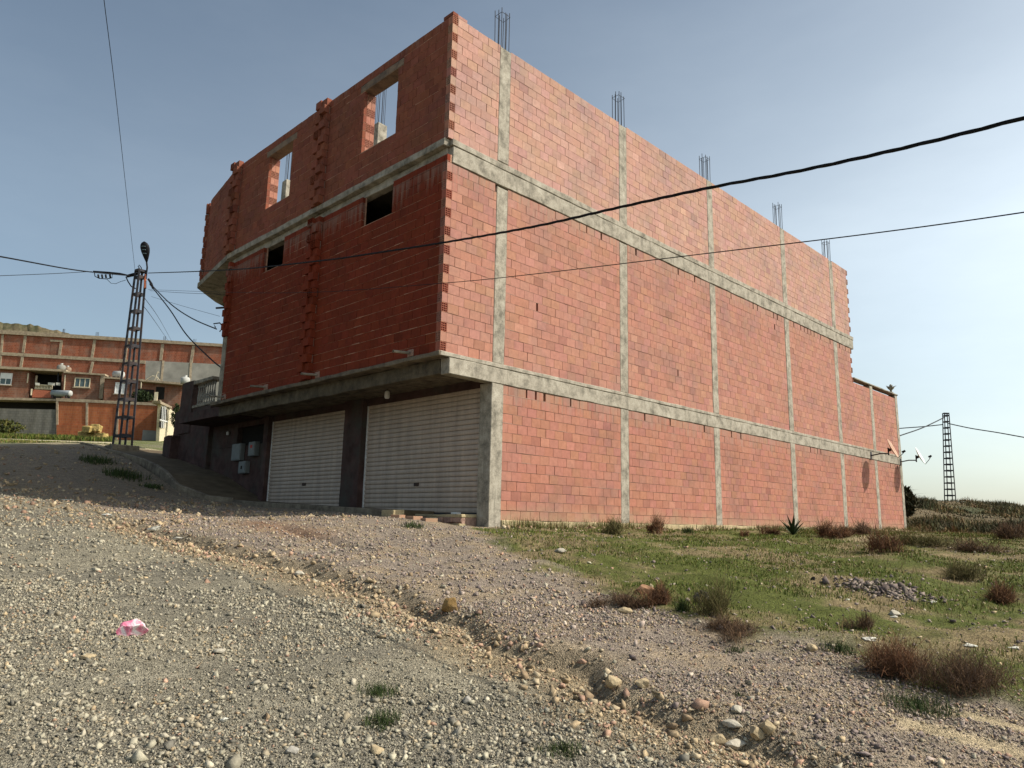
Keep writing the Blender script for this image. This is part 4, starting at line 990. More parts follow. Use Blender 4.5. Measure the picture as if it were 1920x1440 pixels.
# ------------------------------------------------------------------ houses up the slope
class Fac:
    """a facade standing in a vertical plane; picture points are turned into (along, up) on it"""
    def __init__(s, name, label, xa, da, xb, db, cat='house', y=740):
        A = at_d(xa, y, da); B = at_d(xb, y, db); s.A = A; d = (B - A)[:2]; d /= np.linalg.norm(d); s.d = d; s.ang = math.atan2(d[1], d[0])
        s.n = np.array((-d[1], d[0])); s.e = empty(name, (A[0], A[1], 0), s.ang, label=label, cat=cat)
    def uz(s, x, y, dep=0.):
        k = ray(x, y); o = s.A[:2] + s.n * dep - ORG[:2]; t = (o @ s.n) / (k[:2] @ s.n); P = ORG + k * t
        return float((P[:2] - s.A[:2]) @ s.d), float(P[2])
    def rect(s, name, material, x0, y0, x1, y1, front=0., back=.3, parent=None, zb=None, **kw):
        """x0,y0 top-left and x1,y1 bottom-right in the picture; front < 0 stands proud"""
        u0, z1 = s.uz(x0, y0, front); u1, z0 = s.uz(x1, y1, front)
        if zb is not None: z0 = zb
        return MB().box(min(u0, u1), max(u0, u1), front, back, min(z0, z1), max(z0, z1)).build(name, material, parent or s.e, **kw)
    def quad(s, name, material, tl, tr, br, bl, front=0., back=.3, parent=None):
        P = [s.uz(*p, front) for p in (bl, br, tr, tl)]
        V = [(u, front, z) for u, z in P] + [(u, back, z) for u, z in P]; mb = MB()
        mb.add(V, [(0, 1, 2, 3), (7, 6, 5, 4), (0, 4, 5, 1), (1, 5, 6, 2), (2, 6, 7, 3), (3, 7, 4, 0)]); return mb.build(name, material, parent or s.e)
    def window(s, x0, y0, x1, y1, front=-.02, shut=.0, frame='white', glass='glass', bars=1):
        u0, z1 = s.uz(x0, y0, front); u1, z0 = s.uz(x1, y1, front); w = .07
        wd = empty('window', (u0, front, z0), parent=s.e); W, Hh = u1 - u0, z1 - z0
        mb = MB(); mb.box(0, W, -.06, .05, 0, w); mb.box(0, W, -.06, .05, Hh - w, Hh); mb.box(0, w, -.058, .05, w, Hh - w); mb.box(W - w, W, -.058, .05, w, Hh - w)
        for b in range(bars): x = W * (b + 1) / (bars + 1); mb.box(x - .03, x + .03, -.05, .05, w, Hh - w)
        mb.build('frame', frame, wd); MB().box(w * .5, W - w * .5, -.01, .015, w * .5, Hh - w * .5).build('pane', glass, wd)
        if shut: MB().box(w, W - w, -.045, -.015, Hh * (1 - shut), Hh - w).build('blind', 'white', wd)
        MB().box(-.08, W + .08, -.12, .04, -.09, -.005).build('sill', 'pale_frame', wd)

lb = Fac('long_brick_building', 'long red brick building with pale concrete frame along the skyline behind the pole', 0, 92, 408, 96, 'building', 640)
lb.quad('wall', 'far_brick', (-80, 617), (470, 652), (470, 850), (-80, 850), 0, 6)
lb.quad('roof_edge', 'pale_frame', (-80, 613), (470, 648), (470, 653), (-80, 621), -.25, 6.2)
lb.quad('beam', 'pale_frame', (-80, 655), (272, 676), (272, 682), (-80, 661), -.12, .1)
for x0, y0, x1, y1, w in ((5, 624, 2, 660, 4), (48, 626, 43, 661, 5), (115, 640, 111, 666, 5), (178, 634, 172, 671, 5), (239, 640, 234, 675, 4), (305, 645, 301, 676, 5.5), (363, 648, 358, 680, 5.5), (1, 666, -1, 690, 4), (42, 668, 38, 692, 5), (174, 678, 168, 702, 5), (232, 680, 227, 705, 4)):
    lb.quad('column', 'pale_frame', (x0 - w / 2, y0), (x0 + w / 2, y0), (x1 + w / 2, y1), (x1 - w / 2, y1), -.10, .1)
lb.quad('blocked_doorway', 'far_brick2', (96, 641), (109, 642), (108, 666), (94, 665), -.03, .1); lb.quad('lintel', 'pale_frame', (94, 636), (117, 638), (117, 641), (94, 640), -.13, .1)
for x, y in ((117, 626), (180, 632), (307, 640), (363, 645)):
    for k in range(3):
        u, z = lb.uz(x - 2 + k * 2, y); MB().bar((u, .3, z - .6), (u + random.uniform(-.05, .05), .3, z + .75), .03, 4).build('rod', 'rebar', lb.e)
u0, z0 = lb.uz(-80, 640); u1, _ = lb.uz(470, 640)
gw = Fac('grey_rendered_wall', 'blank grey rendered wall below the long brick building', 272, 89, 412, 91.5, 'wall', 700)
gw.quad('wall', 'grey_render', (273, 676), (415, 683), (415, 850), (270, 850), 0, 1.); gw.quad('column', 'pale_frame', (304, 676), (308, 676), (304, 718), (300, 718), -.06, .05); gw.quad('column', 'pale_frame', (356, 680), (360, 680), (358, 722), (354, 722), -.06, .05)

h1 = Fac('brick_house', 'brown brick house with an open dark loggia at the left edge', 0, 74, 120, 75, 'house', 720)
h1.quad('wall', 'far_brick2', (-60, 687), (55, 694), (52, 748), (-60, 748), 0, 5); h1.quad('roof_slab', 'pale_frame', (-60, 683), (124, 693), (124, 697), (-60, 688), -.5, 5.2)
h1.quad('loggia_back', 'dark', (52, 695), (119, 699), (118, 748), (50, 748), 1.8, 2.2); h1.quad('loggia_side', 'far_brick2', (116, 697), (121, 697), (120, 748), (115, 748), .0, 2.2)
h1.quad('loggia_floor', 'pale_frame', (-60, 743), (110, 748), (110, 752), (-60, 748), -.6, 3.); h1.quad('loggia_wall', 'terracotta', (62, 730), (98, 733), (98, 746), (60, 745), .0, .2)
h1.window(2, 699, 21, 722, shut=.48)
h1.quad('corner_strip', 'cream', (52, 700), (54, 700), (52, 718), (50, 718), -.05, .1); h1.quad('post', 'pale_frame', (67, 704), (69, 704), (67.5, 719), (65.5, 719), .0, .25); h1.quad('drain_pipe', 'cream', (58, 729), (60, 729), (59, 741), (57, 741), -.15, -.05); h1.quad('post', 'rebar', (108, 698), (109.4, 698), (109, 718), (107.6, 718), .2, .4)
u0, zt_ = h1.uz(66, 722); u1, zb_ = h1.uz(96, 731)
for k in range(12): x = u0 + (u1 - u0) * k / 11; MB().lathe([(.05, 0), (.075, .1), (.04, .25), (.06, .42), (.05, zt_ - zb_)], (x, .1, zb_), 6).build('baluster', 'cream', h1.e)
MB().box(u0, u1, .0, .22, zt_, zt_ + .1).build('handrail', 'cream', h1.e)
for k, (xa, xb) in enumerate(((90, 103), (105, 113), (66, 74))): h1.quad('laundry', 'litter', (xa, 717), (xb, 718), (xb, 723), (xa, 722), -.1 - k * .03, -.06 - k * .03)
h1.quad('undercroft', 'dark', (-60, 750), (108, 753), (108, 836), (-60, 836), .9, 1.3)

h2 = Fac('brick_house', 'brown brick house with a curtained window and pale corner strip', 118, 73.5, 195, 74, 'house', 720)
h2.quad('wall', 'far_brick2', (119, 699), (190, 704), (181, 836), (115, 836), 0, 4.5); h2.quad('roof_slab', 'pale_frame', (119, 696), (197, 701), (197, 704), (119, 699), -.2, 4.6)
h2.window(141, 708, 168, 727, frame='cream', glass='glass', bars=2); h2.quad('corner_strip', 'pale_frame', (189, 704), (196, 705), (192, 748), (185, 747), -.12, .2); h2.quad('drain_pipe', 'cream', (121.5, 703), (123, 703), (120.5, 731), (119, 731), -.1, -.02)
h3 = Fac('brick_house', 'brick house with a tall white window just behind the pole', 195, 73, 266, 73.5, 'house', 720)
h3.quad('wall', 'far_brick2', (196, 708), (267, 714), (263, 836), (190, 836), 0, 4.5); h3.quad('roof_slab', 'pale_frame', (194, 706), (268, 711), (268, 714), (194, 709), -.25, 4.6); h3.window(217, 717, 234, 739, frame='white', glass='white', bars=1)
h3.quad('gutter_pipe', 'cream', (264, 712), (265.5, 712), (264.5, 740), (263, 740), -.1, -.02)
h4 = Fac('brick_house', 'low brick house with flat slab roof and dark doorway near the terrace wall', 266, 72, 345, 72.6, 'house', 730)
h4.quad('wall', 'far_brick2', (266, 714), (348, 721), (348, 838), (262, 838), 0, 4.); h4.quad('roof_slab', 'pale_frame', (262, 711), (348, 718), (348, 722), (262, 714.5), -.7, 4.2)
h4.quad('doorway', 'dark', (293, 725), (309, 726), (307, 749), (291, 748), -.04, .05); h4.quad('porch_post', 'cream', (290, 735), (296, 735), (294, 751), (288, 751), -.5, -.3); h4.quad('carport_opening', 'dark', (256, 729), (289, 731), (288, 750), (255, 748), -.05, .04)

bw = Fac('orange_brick_wall', 'orange brick boundary wall with concrete coping behind the lattice pole', 106, 62, 300, 63, 'wall', 790)
bw.quad('wall', 'orange_wall', (106, 752), (304, 760), (301, 840), (106, 836), 0, .3); bw.quad('coping', 'pale_frame', (105, 746), (306, 756), (306, 761), (105, 752), -.08, .4)
for x0, x1 in ((107, 107), (163, 162), (221, 218), (300, 297)): bw.quad('pillar', 'pale_frame', (x0 - 2, 750), (x0 + 2, 750), (x1 + 2, 836), (x1 - 2, 836), -.07, .0)
bw.quad('repair_patch', 'grey_render', (268, 806), (297, 808), (297, 832), (265, 832), -.03, .0); bw.quad('foundation', 'orange_wall', (106, 796), (160, 797), (160, 836), (106, 834), -.12, .0)
kw = Fac('block_wall', 'low grey concrete block wall at the left edge beside the orange wall', 0, 61.5, 106, 62, 'wall', 785)
kw.quad('wall', 'block_wall', (-60, 764), (105, 768), (105, 830), (-60, 828), 0, .3)
gt = Fac('gate_house', 'small cream gateway with white barred window openings by the ramp top', 302, 61, 327, 68, 'gate', 790)
gt.quad('wall', 'cream', (302, 756), (328, 772), (326, 842), (298, 834), 0, .25); gt.quad('roof_edge', 'pale_frame', (301, 752), (322, 762), (322, 766), (301, 757), -.15, .5)
gt.quad('opening', 'dark', (303, 763), (314, 768), (312, 788), (301, 785), -.05, .0); gt.quad('opening', 'dark', (300, 790), (306, 792), (305, 803), (299, 801), -.05, .0)
for x in (304.5, 307.5, 310.5): gt.quad('bar', 'white', (x, 762), (x + .8, 762), (x - .8, 803), (x - 1.6, 803), -.1, -.06)
gt.quad('bar', 'white', (300, 786), (315, 790), (315, 792), (300, 788), -.1, -.05)
# roof tanks and the like
def tank(name, px, py, d, L, r, material, label, vert=False, cap='tankw', cat='water tank'):
    P = at_d(px, py, d); e = empty(name, tuple(P), math.atan2(RGT.y, RGT.x), label=label, cat=cat)
    if vert: MB().lathe([(0, 0), (r, 0), (r, L * .7), (r * .8, L * .85), (r * .3, L * .92), (r * .3, L), (0, L)], n=14).build('tank_body', material, e, smooth=True); MB().lathe([(0.01, 0), (r * .32, 0), (r * .3, .1), (0, .12)], (0, 0, L), 10).build('tank_lid', cap, e)
    else:
        V = []; Fc = []; S = 14; prof = [(0, .02), (.0, r), (L, r), (L + r * .35, r * .8), (L + r * .5, r * .3), (L + r * .5, 0.01)]
        mb = MB(); mb2 = MB()
        for i, (x, rr) in enumerate(prof):
            for k in range(S): a = 2 * math.pi * k / S; V.append((x, rr * math.cos(a), r + rr * math.sin(a)))
        fc = [(i * S + k, (i + 1) * S + k, (i + 1) * S + (k + 1) % S, i * S + (k + 1) % S) for i in range(len(prof) - 1) for k in range(S)]
        mb.add(V[:3 * S], fc[:2 * S]); mb.build('tank_body', material, e, smooth=True); mb2.add(V[2 * S:], [tuple(i - 2 * S for i in f) for f in fc[2 * S:]]); mb2.build('tank_end', cap, e, smooth=True)
        MB().box(.1, .25, -r, r, -.15, .1).build('cradle', 'steel', e); MB().box(L - .3, L - .15, -r, r, -.15, .1).build('cradle', 'steel', e)
tank('water_tank', 97, 743, 70, 1.75, .30, 'tank', 'grey cylindrical tank with a white domed end on the orange wall')
tank('roof_tank', 114, 697, 76, .8, .42, 'grey_render', 'dull grey upright roof tank above the loggia', True)
tank('roof_tank', 126, 698, 76.5, .6, .36, 'lintel', 'small brownish roof tank beside the grey one', True)
tank('roof_tank', 213, 709, 75, .85, .38, 'tankw', 'white slanted roof tank left of the lattice pole')
tank('roof_tank', 347, 720, 70, .75, .42, 'tankw', 'white round roof tank above the dark pillar', True)
an = empty('antenna_frame', tuple(at_d(290, 713, 72)), math.atan2(RGT.y, RGT.x), label='spindly pale antenna frame on the flat slab roof', cat='antenna')
for a, b in (((0, 0, 0), (.25, 0, .95)), ((-.9, 0, 0), (-.3, 0, .45)), ((-.3, 0, .45), (.1, 0, .4)), ((.3, 0, 0), (.05, 0, .5)), ((.5, 0, 0), (.2, 0, .35)), ((.15, 0, .75), (.35, 0, .8))): MB().bar(a, b, .03, 5).build('rod', 'cream', an)
# straw bales against the wall
sb = [(160, 816, 0), (172, 818, 1), (185, 820, 2), (181, 803, 3)]
for k, (x, y, r_) in enumerate([(159, 823, 0), (173, 825, .1), (188, 826, -.1), (179, 809, .15), (165, 811, -.1)]):
    P = at_d(x, y, 55 - k * .2); w, h = (.75, .55) if k < 3 else (.62, .48)
    mb = MB(); n = 5; V = []
    o = rough_box('straw_bale', 'straw', -w / 2, w / 2, -.3, .3, 0, h, None, amp=.06, step=.16, bevel=.03); o.location = tuple(P); o.rotation_euler = (random.uniform(-.06, .06), random.uniform(-.06, .06), math.atan2(RGT.y, RGT.x) + r_)
    tag(o, ('straw bale at the left of the stack before the orange wall', 'middle straw bale of the bottom row before the orange wall', 'straw bale at the right of the stack before the orange wall', 'straw bale lying on top of the stack', 'straw bale leaning on the back of the stack')[k], 'straw bale', 'straw bales by the orange wall')
kb = Fac('roadside_kerb', 'pale kerb line along the foot of the houses', -60, 45, 210, 48, 'kerb', 826)
kb.quad('kerb_stone', 'cream', (-60, 821), (210, 829), (210, 834), (-60, 828), -.05, .4)
# rocky hill on the skyline
hx, hy, hz = [], [], []
HV = []; HF = []; n = 60; mrows = 14
for j in range(mrows):
    for i in range(n):
        x = -260 + i * 7.2; base_y = np.interp(x, [-260, -60, 0, 40, 70, 95, 140, 170], [585, 598, 603, 607, 611, 617, 628, 650]); k = j / (mrows - 1)
        P = at_d(x, base_y + 9 * (fbm(np.array([x * .16]), np.array([k * 9.]), 4, 77)[0] - .5) * (1 if j else .8), 190 + 60 * (1 - abs(1 - k * 2)) * 0 - 34 * k)
        z = P[2] * (1 - k) + 8 * k; HV.append((P[0], P[1], z))
for j in range(mrows - 1):
    for i in range(n - 1): a = j * n + i; HF.append((a, a + n, a + n + 1, a + 1))
link('hill', mesh('hill', HV, HF, 'hill'), kind='structure', label='rocky scrub-covered hill behind the long brick building')

# ------------------------------------------------------------------ gravel: loose stones on the road and in the gully
PH_ = (1 + 5 ** .5) / 2
ICO = np.array([(-1, PH_, 0), (1, PH_, 0), (-1, -PH_, 0), (1, -PH_, 0), (0, -1, PH_), (0, 1, PH_), (0, -1, -PH_), (0, 1, -PH_), (PH_, 0, -1), (PH_, 0, 1), (-PH_, 0, -1), (-PH_, 0, 1)]) / math.hypot(1, PH_)
ICF = np.array([(0, 11, 5), (0, 5, 1), (0, 1, 7), (0, 7, 10), (0, 10, 11), (1, 5, 9), (5, 11, 4), (11, 10, 2), (10, 7, 6), (7, 1, 8), (3, 9, 4), (3, 4, 2), (3, 2, 6), (3, 6, 8), (3, 8, 9), (4, 9, 5), (2, 4, 11), (6, 2, 10), (8, 6, 7), (9, 8, 1)])
VAR = np.stack([ICO * rng.uniform(.45, 1.35, (12, 1)) * rng.uniform(.7, 1.2, (1, 3)) for _ in range(60)])
CUB = np.array([(x, y, z) for z in (-1, 1) for y in (-1, 1) for x in (-1, 1)]) * .62
CUF = np.array([(0, 2, 3), (0, 3, 1), (4, 5, 7), (4, 7, 6), (0, 1, 5), (0, 5, 4), (2, 6, 7), (2, 7, 3), (0, 4, 6), (0, 6, 2), (1, 3, 7), (1, 7, 5)])
CVAR = np.stack([CUB * rng.uniform(.35, 1.4, (8, 1)) + rng.normal(0, .16, (8, 3)) for _ in range(80)])
def rotm(n, tilt=.5):
    a = rng.uniform(0, 2 * np.pi, n); b = rng.normal(0, tilt, n); c = rng.normal(0, tilt, n)
    ca, sa, cb, sb, cc, sc = np.cos(a), np.sin(a), np.cos(b), np.sin(b), np.cos(c), np.sin(c)
    R = np.empty((n, 3, 3))
    R[:, 0, 0] = ca * cb; R[:, 0, 1] = ca * sb * sc - sa * cc; R[:, 0, 2] = ca * sb * cc + sa * sc
    R[:, 1, 0] = sa * cb; R[:, 1, 1] = sa * sb * sc + ca * cc; R[:, 1, 2] = sa * sb * cc - ca * sc
    R[:, 2, 0] = -sb; R[:, 2, 1] = cb * sc; R[:, 2, 2] = cb * cc
    return R
def stones(name, s, t, size, tone, label, flat=.62, sink=.25, kind='stuff', cat=None, ang=True):
    n = len(s); B_, F_ = (CVAR, CUF) if ang else (VAR, ICF); nv, nf = B_.shape[1], len(F_); v = B_[rng.integers(0, len(B_), n)]
    sc = np.stack([size * rng.uniform(.8, 1.35, n), size * rng.uniform(.65, 1., n), size * flat * rng.uniform(.6, 1.2, n)], 1)
    P = np.einsum('nij,nkj->nki', rotm(n, .6), v * sc[:, None, :]); z = H(s, t)
    P[..., 0] += s[:, None]; P[..., 1] += t[:, None]; P[..., 2] += (z + sc[:, 2] * (1 - 2 * sink) * .8)[:, None]
    Fc = (F_[None] + nv * np.arange(n)[:, None, None]).reshape(-1, 3)
    me = mesh(name, P.reshape(-1, 3), Fc, 'stone', np.repeat(tone, nf, 0)); return link(name, me, kind=kind, label=label, **({'cat': cat} if cat else {}))
def wedge(n, d0, d1, pw=1.0, lim=.92):
    u = rng.random(n); d = (d0 ** pw + u * (d1 ** pw - d0 ** pw)) ** (1 / pw); r = rng.uniform(-lim, lim, n) * d
    return CS + .7076 * d + .7066 * r, CT + .7066 * d - .7076 * r, d
GREYS = np.array([(.36, .335, .26), (.26, .24, .19), (.43, .40, .31), (.17, .16, .135), (.45, .41, .325), (.36, .31, .225)]) * np.array((.95, .935, .90))
PURP = np.array([(.31, .25, .215), (.24, .19, .17), (.37, .30, .25), (.20, .16, .145), (.42, .35, .28)])
TANS = np.array([(.44, .34, .21), (.38, .29, .18), (.48, .39, .26), (.33, .24, .15), (.42, .27, .19)])
def tones(s, t):
    g = gully_d(s, t); n = len(s); c = GREYS[rng.integers(0, 6, n)].copy()
    mr = rng.random(n) < sstep(-.1, .3, g) * .85; c[mr] = PURP[rng.integers(0, 5, mr.sum())]
    mt_ = rng.random(n) < np.clip(np.exp(-((g + .2) / .38) ** 2) * .7 + .12 * sstep(.4, .6, fbm(s * 1.5, t * 1.5, 3, 71)) + .22 * sstep(.3, .6, g), 0, .9); c[mt_] = TANS[rng.integers(0, 5, mt_.sum())]
    return c * rng.uniform(.82, 1.15, (n, 1))
def keep(s, t):
    ge = s - np.interp(t, GRE_T, GRE_S); 
    strip_ = np.zeros(len(s), bool)
    for ax, ay, bx, by, w in ((-5.58, -9.75, -5.3, -12.5, .12), (-5.05, -9.95, -4.9, -12.5, .10)):
        k = np.clip(((s - ax) * (bx - ax) + (t - ay) * (by - ay)) / ((bx - ax) ** 2 + (by - ay) ** 2), 0, 1); strip_ |= np.hypot(s - ax - k * (bx - ax), t - ay - k * (by - ay)) < w * rng.uniform(.5, 1.2, len(s))
    return ~strip_ & ((ge < .25) | (rng.random(len(s)) < .12)) & ~((s > -1.35) & (t > -.1)) & (t < 9)
# near carpet of small gravel
S_, T_, D_ = wedge(175000, 2.9, 7.8, 2.0); k = keep(S_, T_) & (rng.random(len(S_)) < (.15 + 1.3 * sstep(.3, .62, fbm(S_ * .9, T_ * .9, 4, 91))) * (1 - .6 * np.exp(-((S_ + 8.35 + .25 * np.sin(T_ * .6)) / .28) ** 2)) * (1 - .6 * np.exp(-((S_ + 9.75 + .25 * np.sin(T_ * .6)) / .28) ** 2))); S_, T_, D_ = S_[k], T_[k], D_[k]
stones('gravel', S_, T_, rng.lognormal(math.log(.0068), .55, len(S_)).clip(.0034, .028) * np.where(gully_d(S_, T_) < -.4, .95, .85), tones(S_, T_), 'fine loose gravel covering the near part of the road')
S_, T_, D_ = wedge(54000, 7.0, 17, 1.6); k = keep(S_, T_) & (rng.random(len(S_)) < .3 + .9 * fbm(S_ * .9, T_ * .9, 4, 93)); S_, T_, D_ = S_[k], T_[k], D_[k]
stones('gravel', S_, T_, rng.lognormal(math.log(.015), .4, len(S_)).clip(.009, .04), tones(S_, T_), 'coarser gravel scattered over the farther part of the road')
# cobble-sized stones: gully bed and centre strip
n = 1800; T_ = rng.uniform(-10.4, 2.2, n); S_ = np.interp(T_, GUL_T, GUL_S) + rng.normal(-.16, .22, n); k = np.hypot(S_ - CS, T_ - CT) > 2.6; S_, T_ = S_[k], T_[k]
stones('gravel', S_, T_, rng.lognormal(math.log(.017), .55, len(S_)).clip(.008, .05), TANS[rng.integers(0, 5, len(S_))] * rng.uniform(.8, 1.2, (len(S_), 1)), 'broken tan stones lying in the washed gully')
S_, T_, D_ = wedge(1500, 3.3, 9, 1.6); k = keep(S_, T_) & (rng.random(len(S_)) < .15 + 1.0 * sstep(.48, .62, fbm(S_ * .8 + 5, T_ * .8, 3, 95))); S_, T_ = S_[k], T_[k]
stones('gravel', S_, T_, rng.lognormal(math.log(.021), .33, len(S_)).clip(.014, .05), tones(S_, T_) * 1.15, 'larger pale pebbles strewn over the road')
n = 5200; T_ = rng.uniform(1.5, 19, n); S_ = rng.uniform(-9, -1.4, n); k = (S_ < -2.2 - .0 * T_) & (rng.random(n) < .2 + sstep(.4, .65, fbm(S_ * .7, T_ * .7, 3, 161))); S_, T_ = S_[k], T_[k]
stones('gravel', S_, T_, rng.lognormal(math.log(.026), .5, len(S_)).clip(.014, .10), TANS[rng.integers(0, 5, len(S_))] * rng.uniform(.55, 1.1, (len(S_), 1)), 'loose stones on the shaded upper part of the road')
# individual rocks one can pick out
def rock(px, py, w, label, material='rock', flat=.8, name='rock', sub=2, tone=None, cat='rock', group=None, sink=.2):
    P = hit(px, py); d = (P[0] - CS) * _s + (P[1] - CT) * _c; r = w * d / CF / 2
    import bmesh
    bm = bmesh.new(); bmesh.ops.create_icosphere(bm, subdivisions=3, radius=1.)
    sd = random.uniform(0, 99); sx, sy = random.uniform(.85, 1.15), random.uniform(.7, 1.)
    pl = [Vector((random.gauss(0, 1), random.gauss(0, 1), random.gauss(0, 1))).normalized() for _ in range(14)]
    for v in bm.verts:
        p = v.co.copy()
        for q in pl:
            e = p.dot(q) - .66
            if e > 0: p -= q * e * .97
        nz = fbm(np.array([p.x * 2.2 + sd]), np.array([p.y * 2.2 + p.z * 1.7]), 3, 5)[0] - .5; p *= 1 + nz * .25
        v.co = Vector((p.x * sx * r, p.y * sy * r, p.z * flat * r))
    me = D.meshes.new(name); bm.to_mesh(me); bm.free(); me.materials.append(MT[material])
    if tone is not None:
        a = me.attributes.new('tone', 'FLOAT_COLOR', 'FACE'); a.data.foreach_set('color', np.tile((*tone, 1), len(me.polygons)).astype(np.float32))
    o = link(name, me, None, (float(P[0]), float(P[1]), Hs(P[0], P[1]) + r * flat * (1 - 2 * sink) * .8), random.uniform(0, 6.28), label=label, cat=cat, group=group); return o
rock(842, 1146, 38, 'ochre boulder beside the gully in the middle of the track', flat=1.0)
for k, (x, y, w, fl, lb_) in enumerate([(1380, 1402, 46, .5, 'flat pale stone on the gully edge at bottom centre'), (1440, 1372, 34, .8, 'rounded tan stone across the gully at the bottom'), (1345, 1398, 40, .7, 'tan stone wedged in the gully bank at the bottom'),
    (1420, 1392, 34, .7, 'stone lying in the bottom of the gully near the lower edge'), (1205, 1290, 30, .7, 'tan stone at the gully edge above the bottom stones'), (1150, 1292, 36, .8, 'dark topped stone standing at the gully edge'),
    (1372, 1370, 40, .35, 'thin white slab of stone over the gully'), (1380, 1335, 26, .6, 'pale stone on the purple bank above the gully'), (1522, 1222, 28, .7, 'yellowish stone at the grass edge'), (1052, 1036, 26, .5, 'pale flat stone lying in the grass near the building'),
    (166, 1236, 34, .35, 'flat buff stone in the gravel left of centre'), (412, 1226, 26, .5, 'pale stone right of the pink bag'), (548, 1415, 30, .5, 'grey stone at the bottom edge of the road'), (705, 1412, 36, .5, 'ochre stone near the bottom of the road'), (1210, 1114, 46, .55, 'rusty brown rock behind the dark shrub'),
    (875, 1318, 24, .6, 'grey stone in the gravel right of the weed tufts'), (1678, 1155, 26, .6, 'whitish stone in the middle of the grass'), (1315, 1130, 34, .9, 'dark stone under the tall dry shrub'), (560, 1080, 30, .4, 'pale stone at the upper gully'), (1170, 1150, 30, .5, 'pinkish stone at the edge of the track')]):
    pale = 'white' in lb_ or 'pale' in lb_ or 'whit' in lb_
    tn = (.44, .40, .32) if pale else ((.30, .17, .10) if 'rusty' in lb_ else ((.10, .09, .08) if lb_.startswith('dark stone') else ((.33, .31, .27) if 'grey' in lb_ else (.43, .34, .21))))
    rock(x, y, w, lb_, 'stone', fl, tone=tn, group='single stones along the track', cat='stone', name='stone')
# rubble heap in the grass
n = 620; pa, pb2 = hit(1585, 1092), hit(1745, 1128); k_ = rng.beta(1.6, 1.8, n); S_ = pa[0] + (pb2[0] - pa[0]) * k_ + rng.normal(0, .16, n); T_ = pa[1] + (pb2[1] - pa[1]) * k_ + rng.normal(0, .16, n)
stones('rubble_heap', S_, T_, rng.lognormal(math.log(.020), .5, n).clip(.009, .07), PURP[rng.integers(0, 5, n)] * rng.uniform(.45, 1.1, (n, 1)), 'low heap of grey rubble dumped in the grass', sink=.2)

# ------------------------------------------------------------------ grass and weeds
def blades(name, s, t, hgt, wid, col, label=None, lean=.5, kind='stuff', parent=None, z=None, origin=None, matn='leaf'):
    n = len(s); z = H(s, t) if z is None else z; a = rng.uniform(0, 2 * np.pi, n); l = np.abs(rng.normal(0, lean, n)); b = rng.uniform(0, 2 * np.pi, n)
    dx, dy = np.cos(a) * wid / 2, np.sin(a) * wid / 2; lx, ly = np.cos(b) * l * hgt, np.sin(b) * l * hgt; hh = hgt / np.sqrt(1 + l * l)
    V = np.empty((n, 5, 3)); 
    V[:, 0] = np.stack([s - dx, t - dy, z - .01], 1); V[:, 1] = np.stack([s + dx, t + dy, z - .01], 1)
    V[:, 2] = np.stack([s + dx * .8 + lx * .35, t + dy * .8 + ly * .35, z + hh * .55], 1); V[:, 3] = np.stack([s - dx * .8 + lx * .35, t - dy * .8 + ly * .35, z + hh * .55], 1); V[:, 4] = np.stack([s + lx, t + ly, z + hh], 1)
    if origin is not None: V -= np.array(origin)
    o = 5 * np.arange(n)[:, None]; Fc = np.concatenate([o + np.array([[0, 1, 2]]), o + np.array([[0, 2, 3]]), o + np.array([[3, 2, 4]])], 1).reshape(-1, 3)
    me = mesh(name, V.reshape(-1, 3), Fc, matn, np.repeat(col, 3, 0)); return link(name, me, parent, origin, kind=kind, label=label)
GR = np.array([(.10, .14, .022), (.14, .165, .03), (.07, .105, .02), (.19, .165, .05), (.25, .19, .08)])
S_, T_, D_ = wedge(390000, 5, 30, 1.4, .98)
ge = S_ - np.interp(T_, GRE_T, GRE_S); pm = fbm(S_ * 1.1, T_ * 1.1, 4, 101)
k = (ge > rng.normal(.15, .3, len(S_))) & (T_ < -.25) & (rng.random(len(S_)) < sstep(.41, .62, pm) * sstep(-.1, 1.2, ge) + .10 * (ge > .3)); S_, T_, D_, pm = S_[k], T_[k], D_[k], pm[k]
ci = rng.choice(5, len(S_), p=[.3, .28, .2, .13, .09]); hg = rng.uniform(.018, .05, len(S_)) * (.6 + pm)
blades('grass', S_, T_, hg, .0035 + .0006 * D_, GR[ci] * rng.uniform(.75, 1.25, (len(S_), 1)), 'short patchy grass on the slope before the side wall', lean=.9)
n = 9000; S_ = rng.uniform(.3, 27, n); T_ = -np.abs(rng.normal(0, .22, n)) - .06; k = rng.random(n) < sstep(.42, .6, fbm(S_ * .8, T_ * .8, 4, 151)); S_, T_ = S_[k], T_[k]
blades('wall_foot_weeds', S_, T_, rng.uniform(.05, .26, len(S_)), .012, np.where((rng.random(len(S_)) < .5)[:, None], np.array([[.10, .12, .03]]), np.array([[.24, .18, .08]])) * rng.uniform(.7, 1.2, (len(S_), 1)), 'ragged weeds growing along the foot of the side wall', lean=.5)
n = 900; S_ = rng.uniform(.0, 27, n); T_ = -np.abs(rng.normal(0, .5, n)) - .06
stones('rubble', S_, T_, rng.lognormal(math.log(.025), .5, n).clip(.01, .08), TANS[rng.integers(0, 5, n)] * rng.uniform(.7, 1.2, (n, 1)), 'scattered rubble along the foot of the side wall')
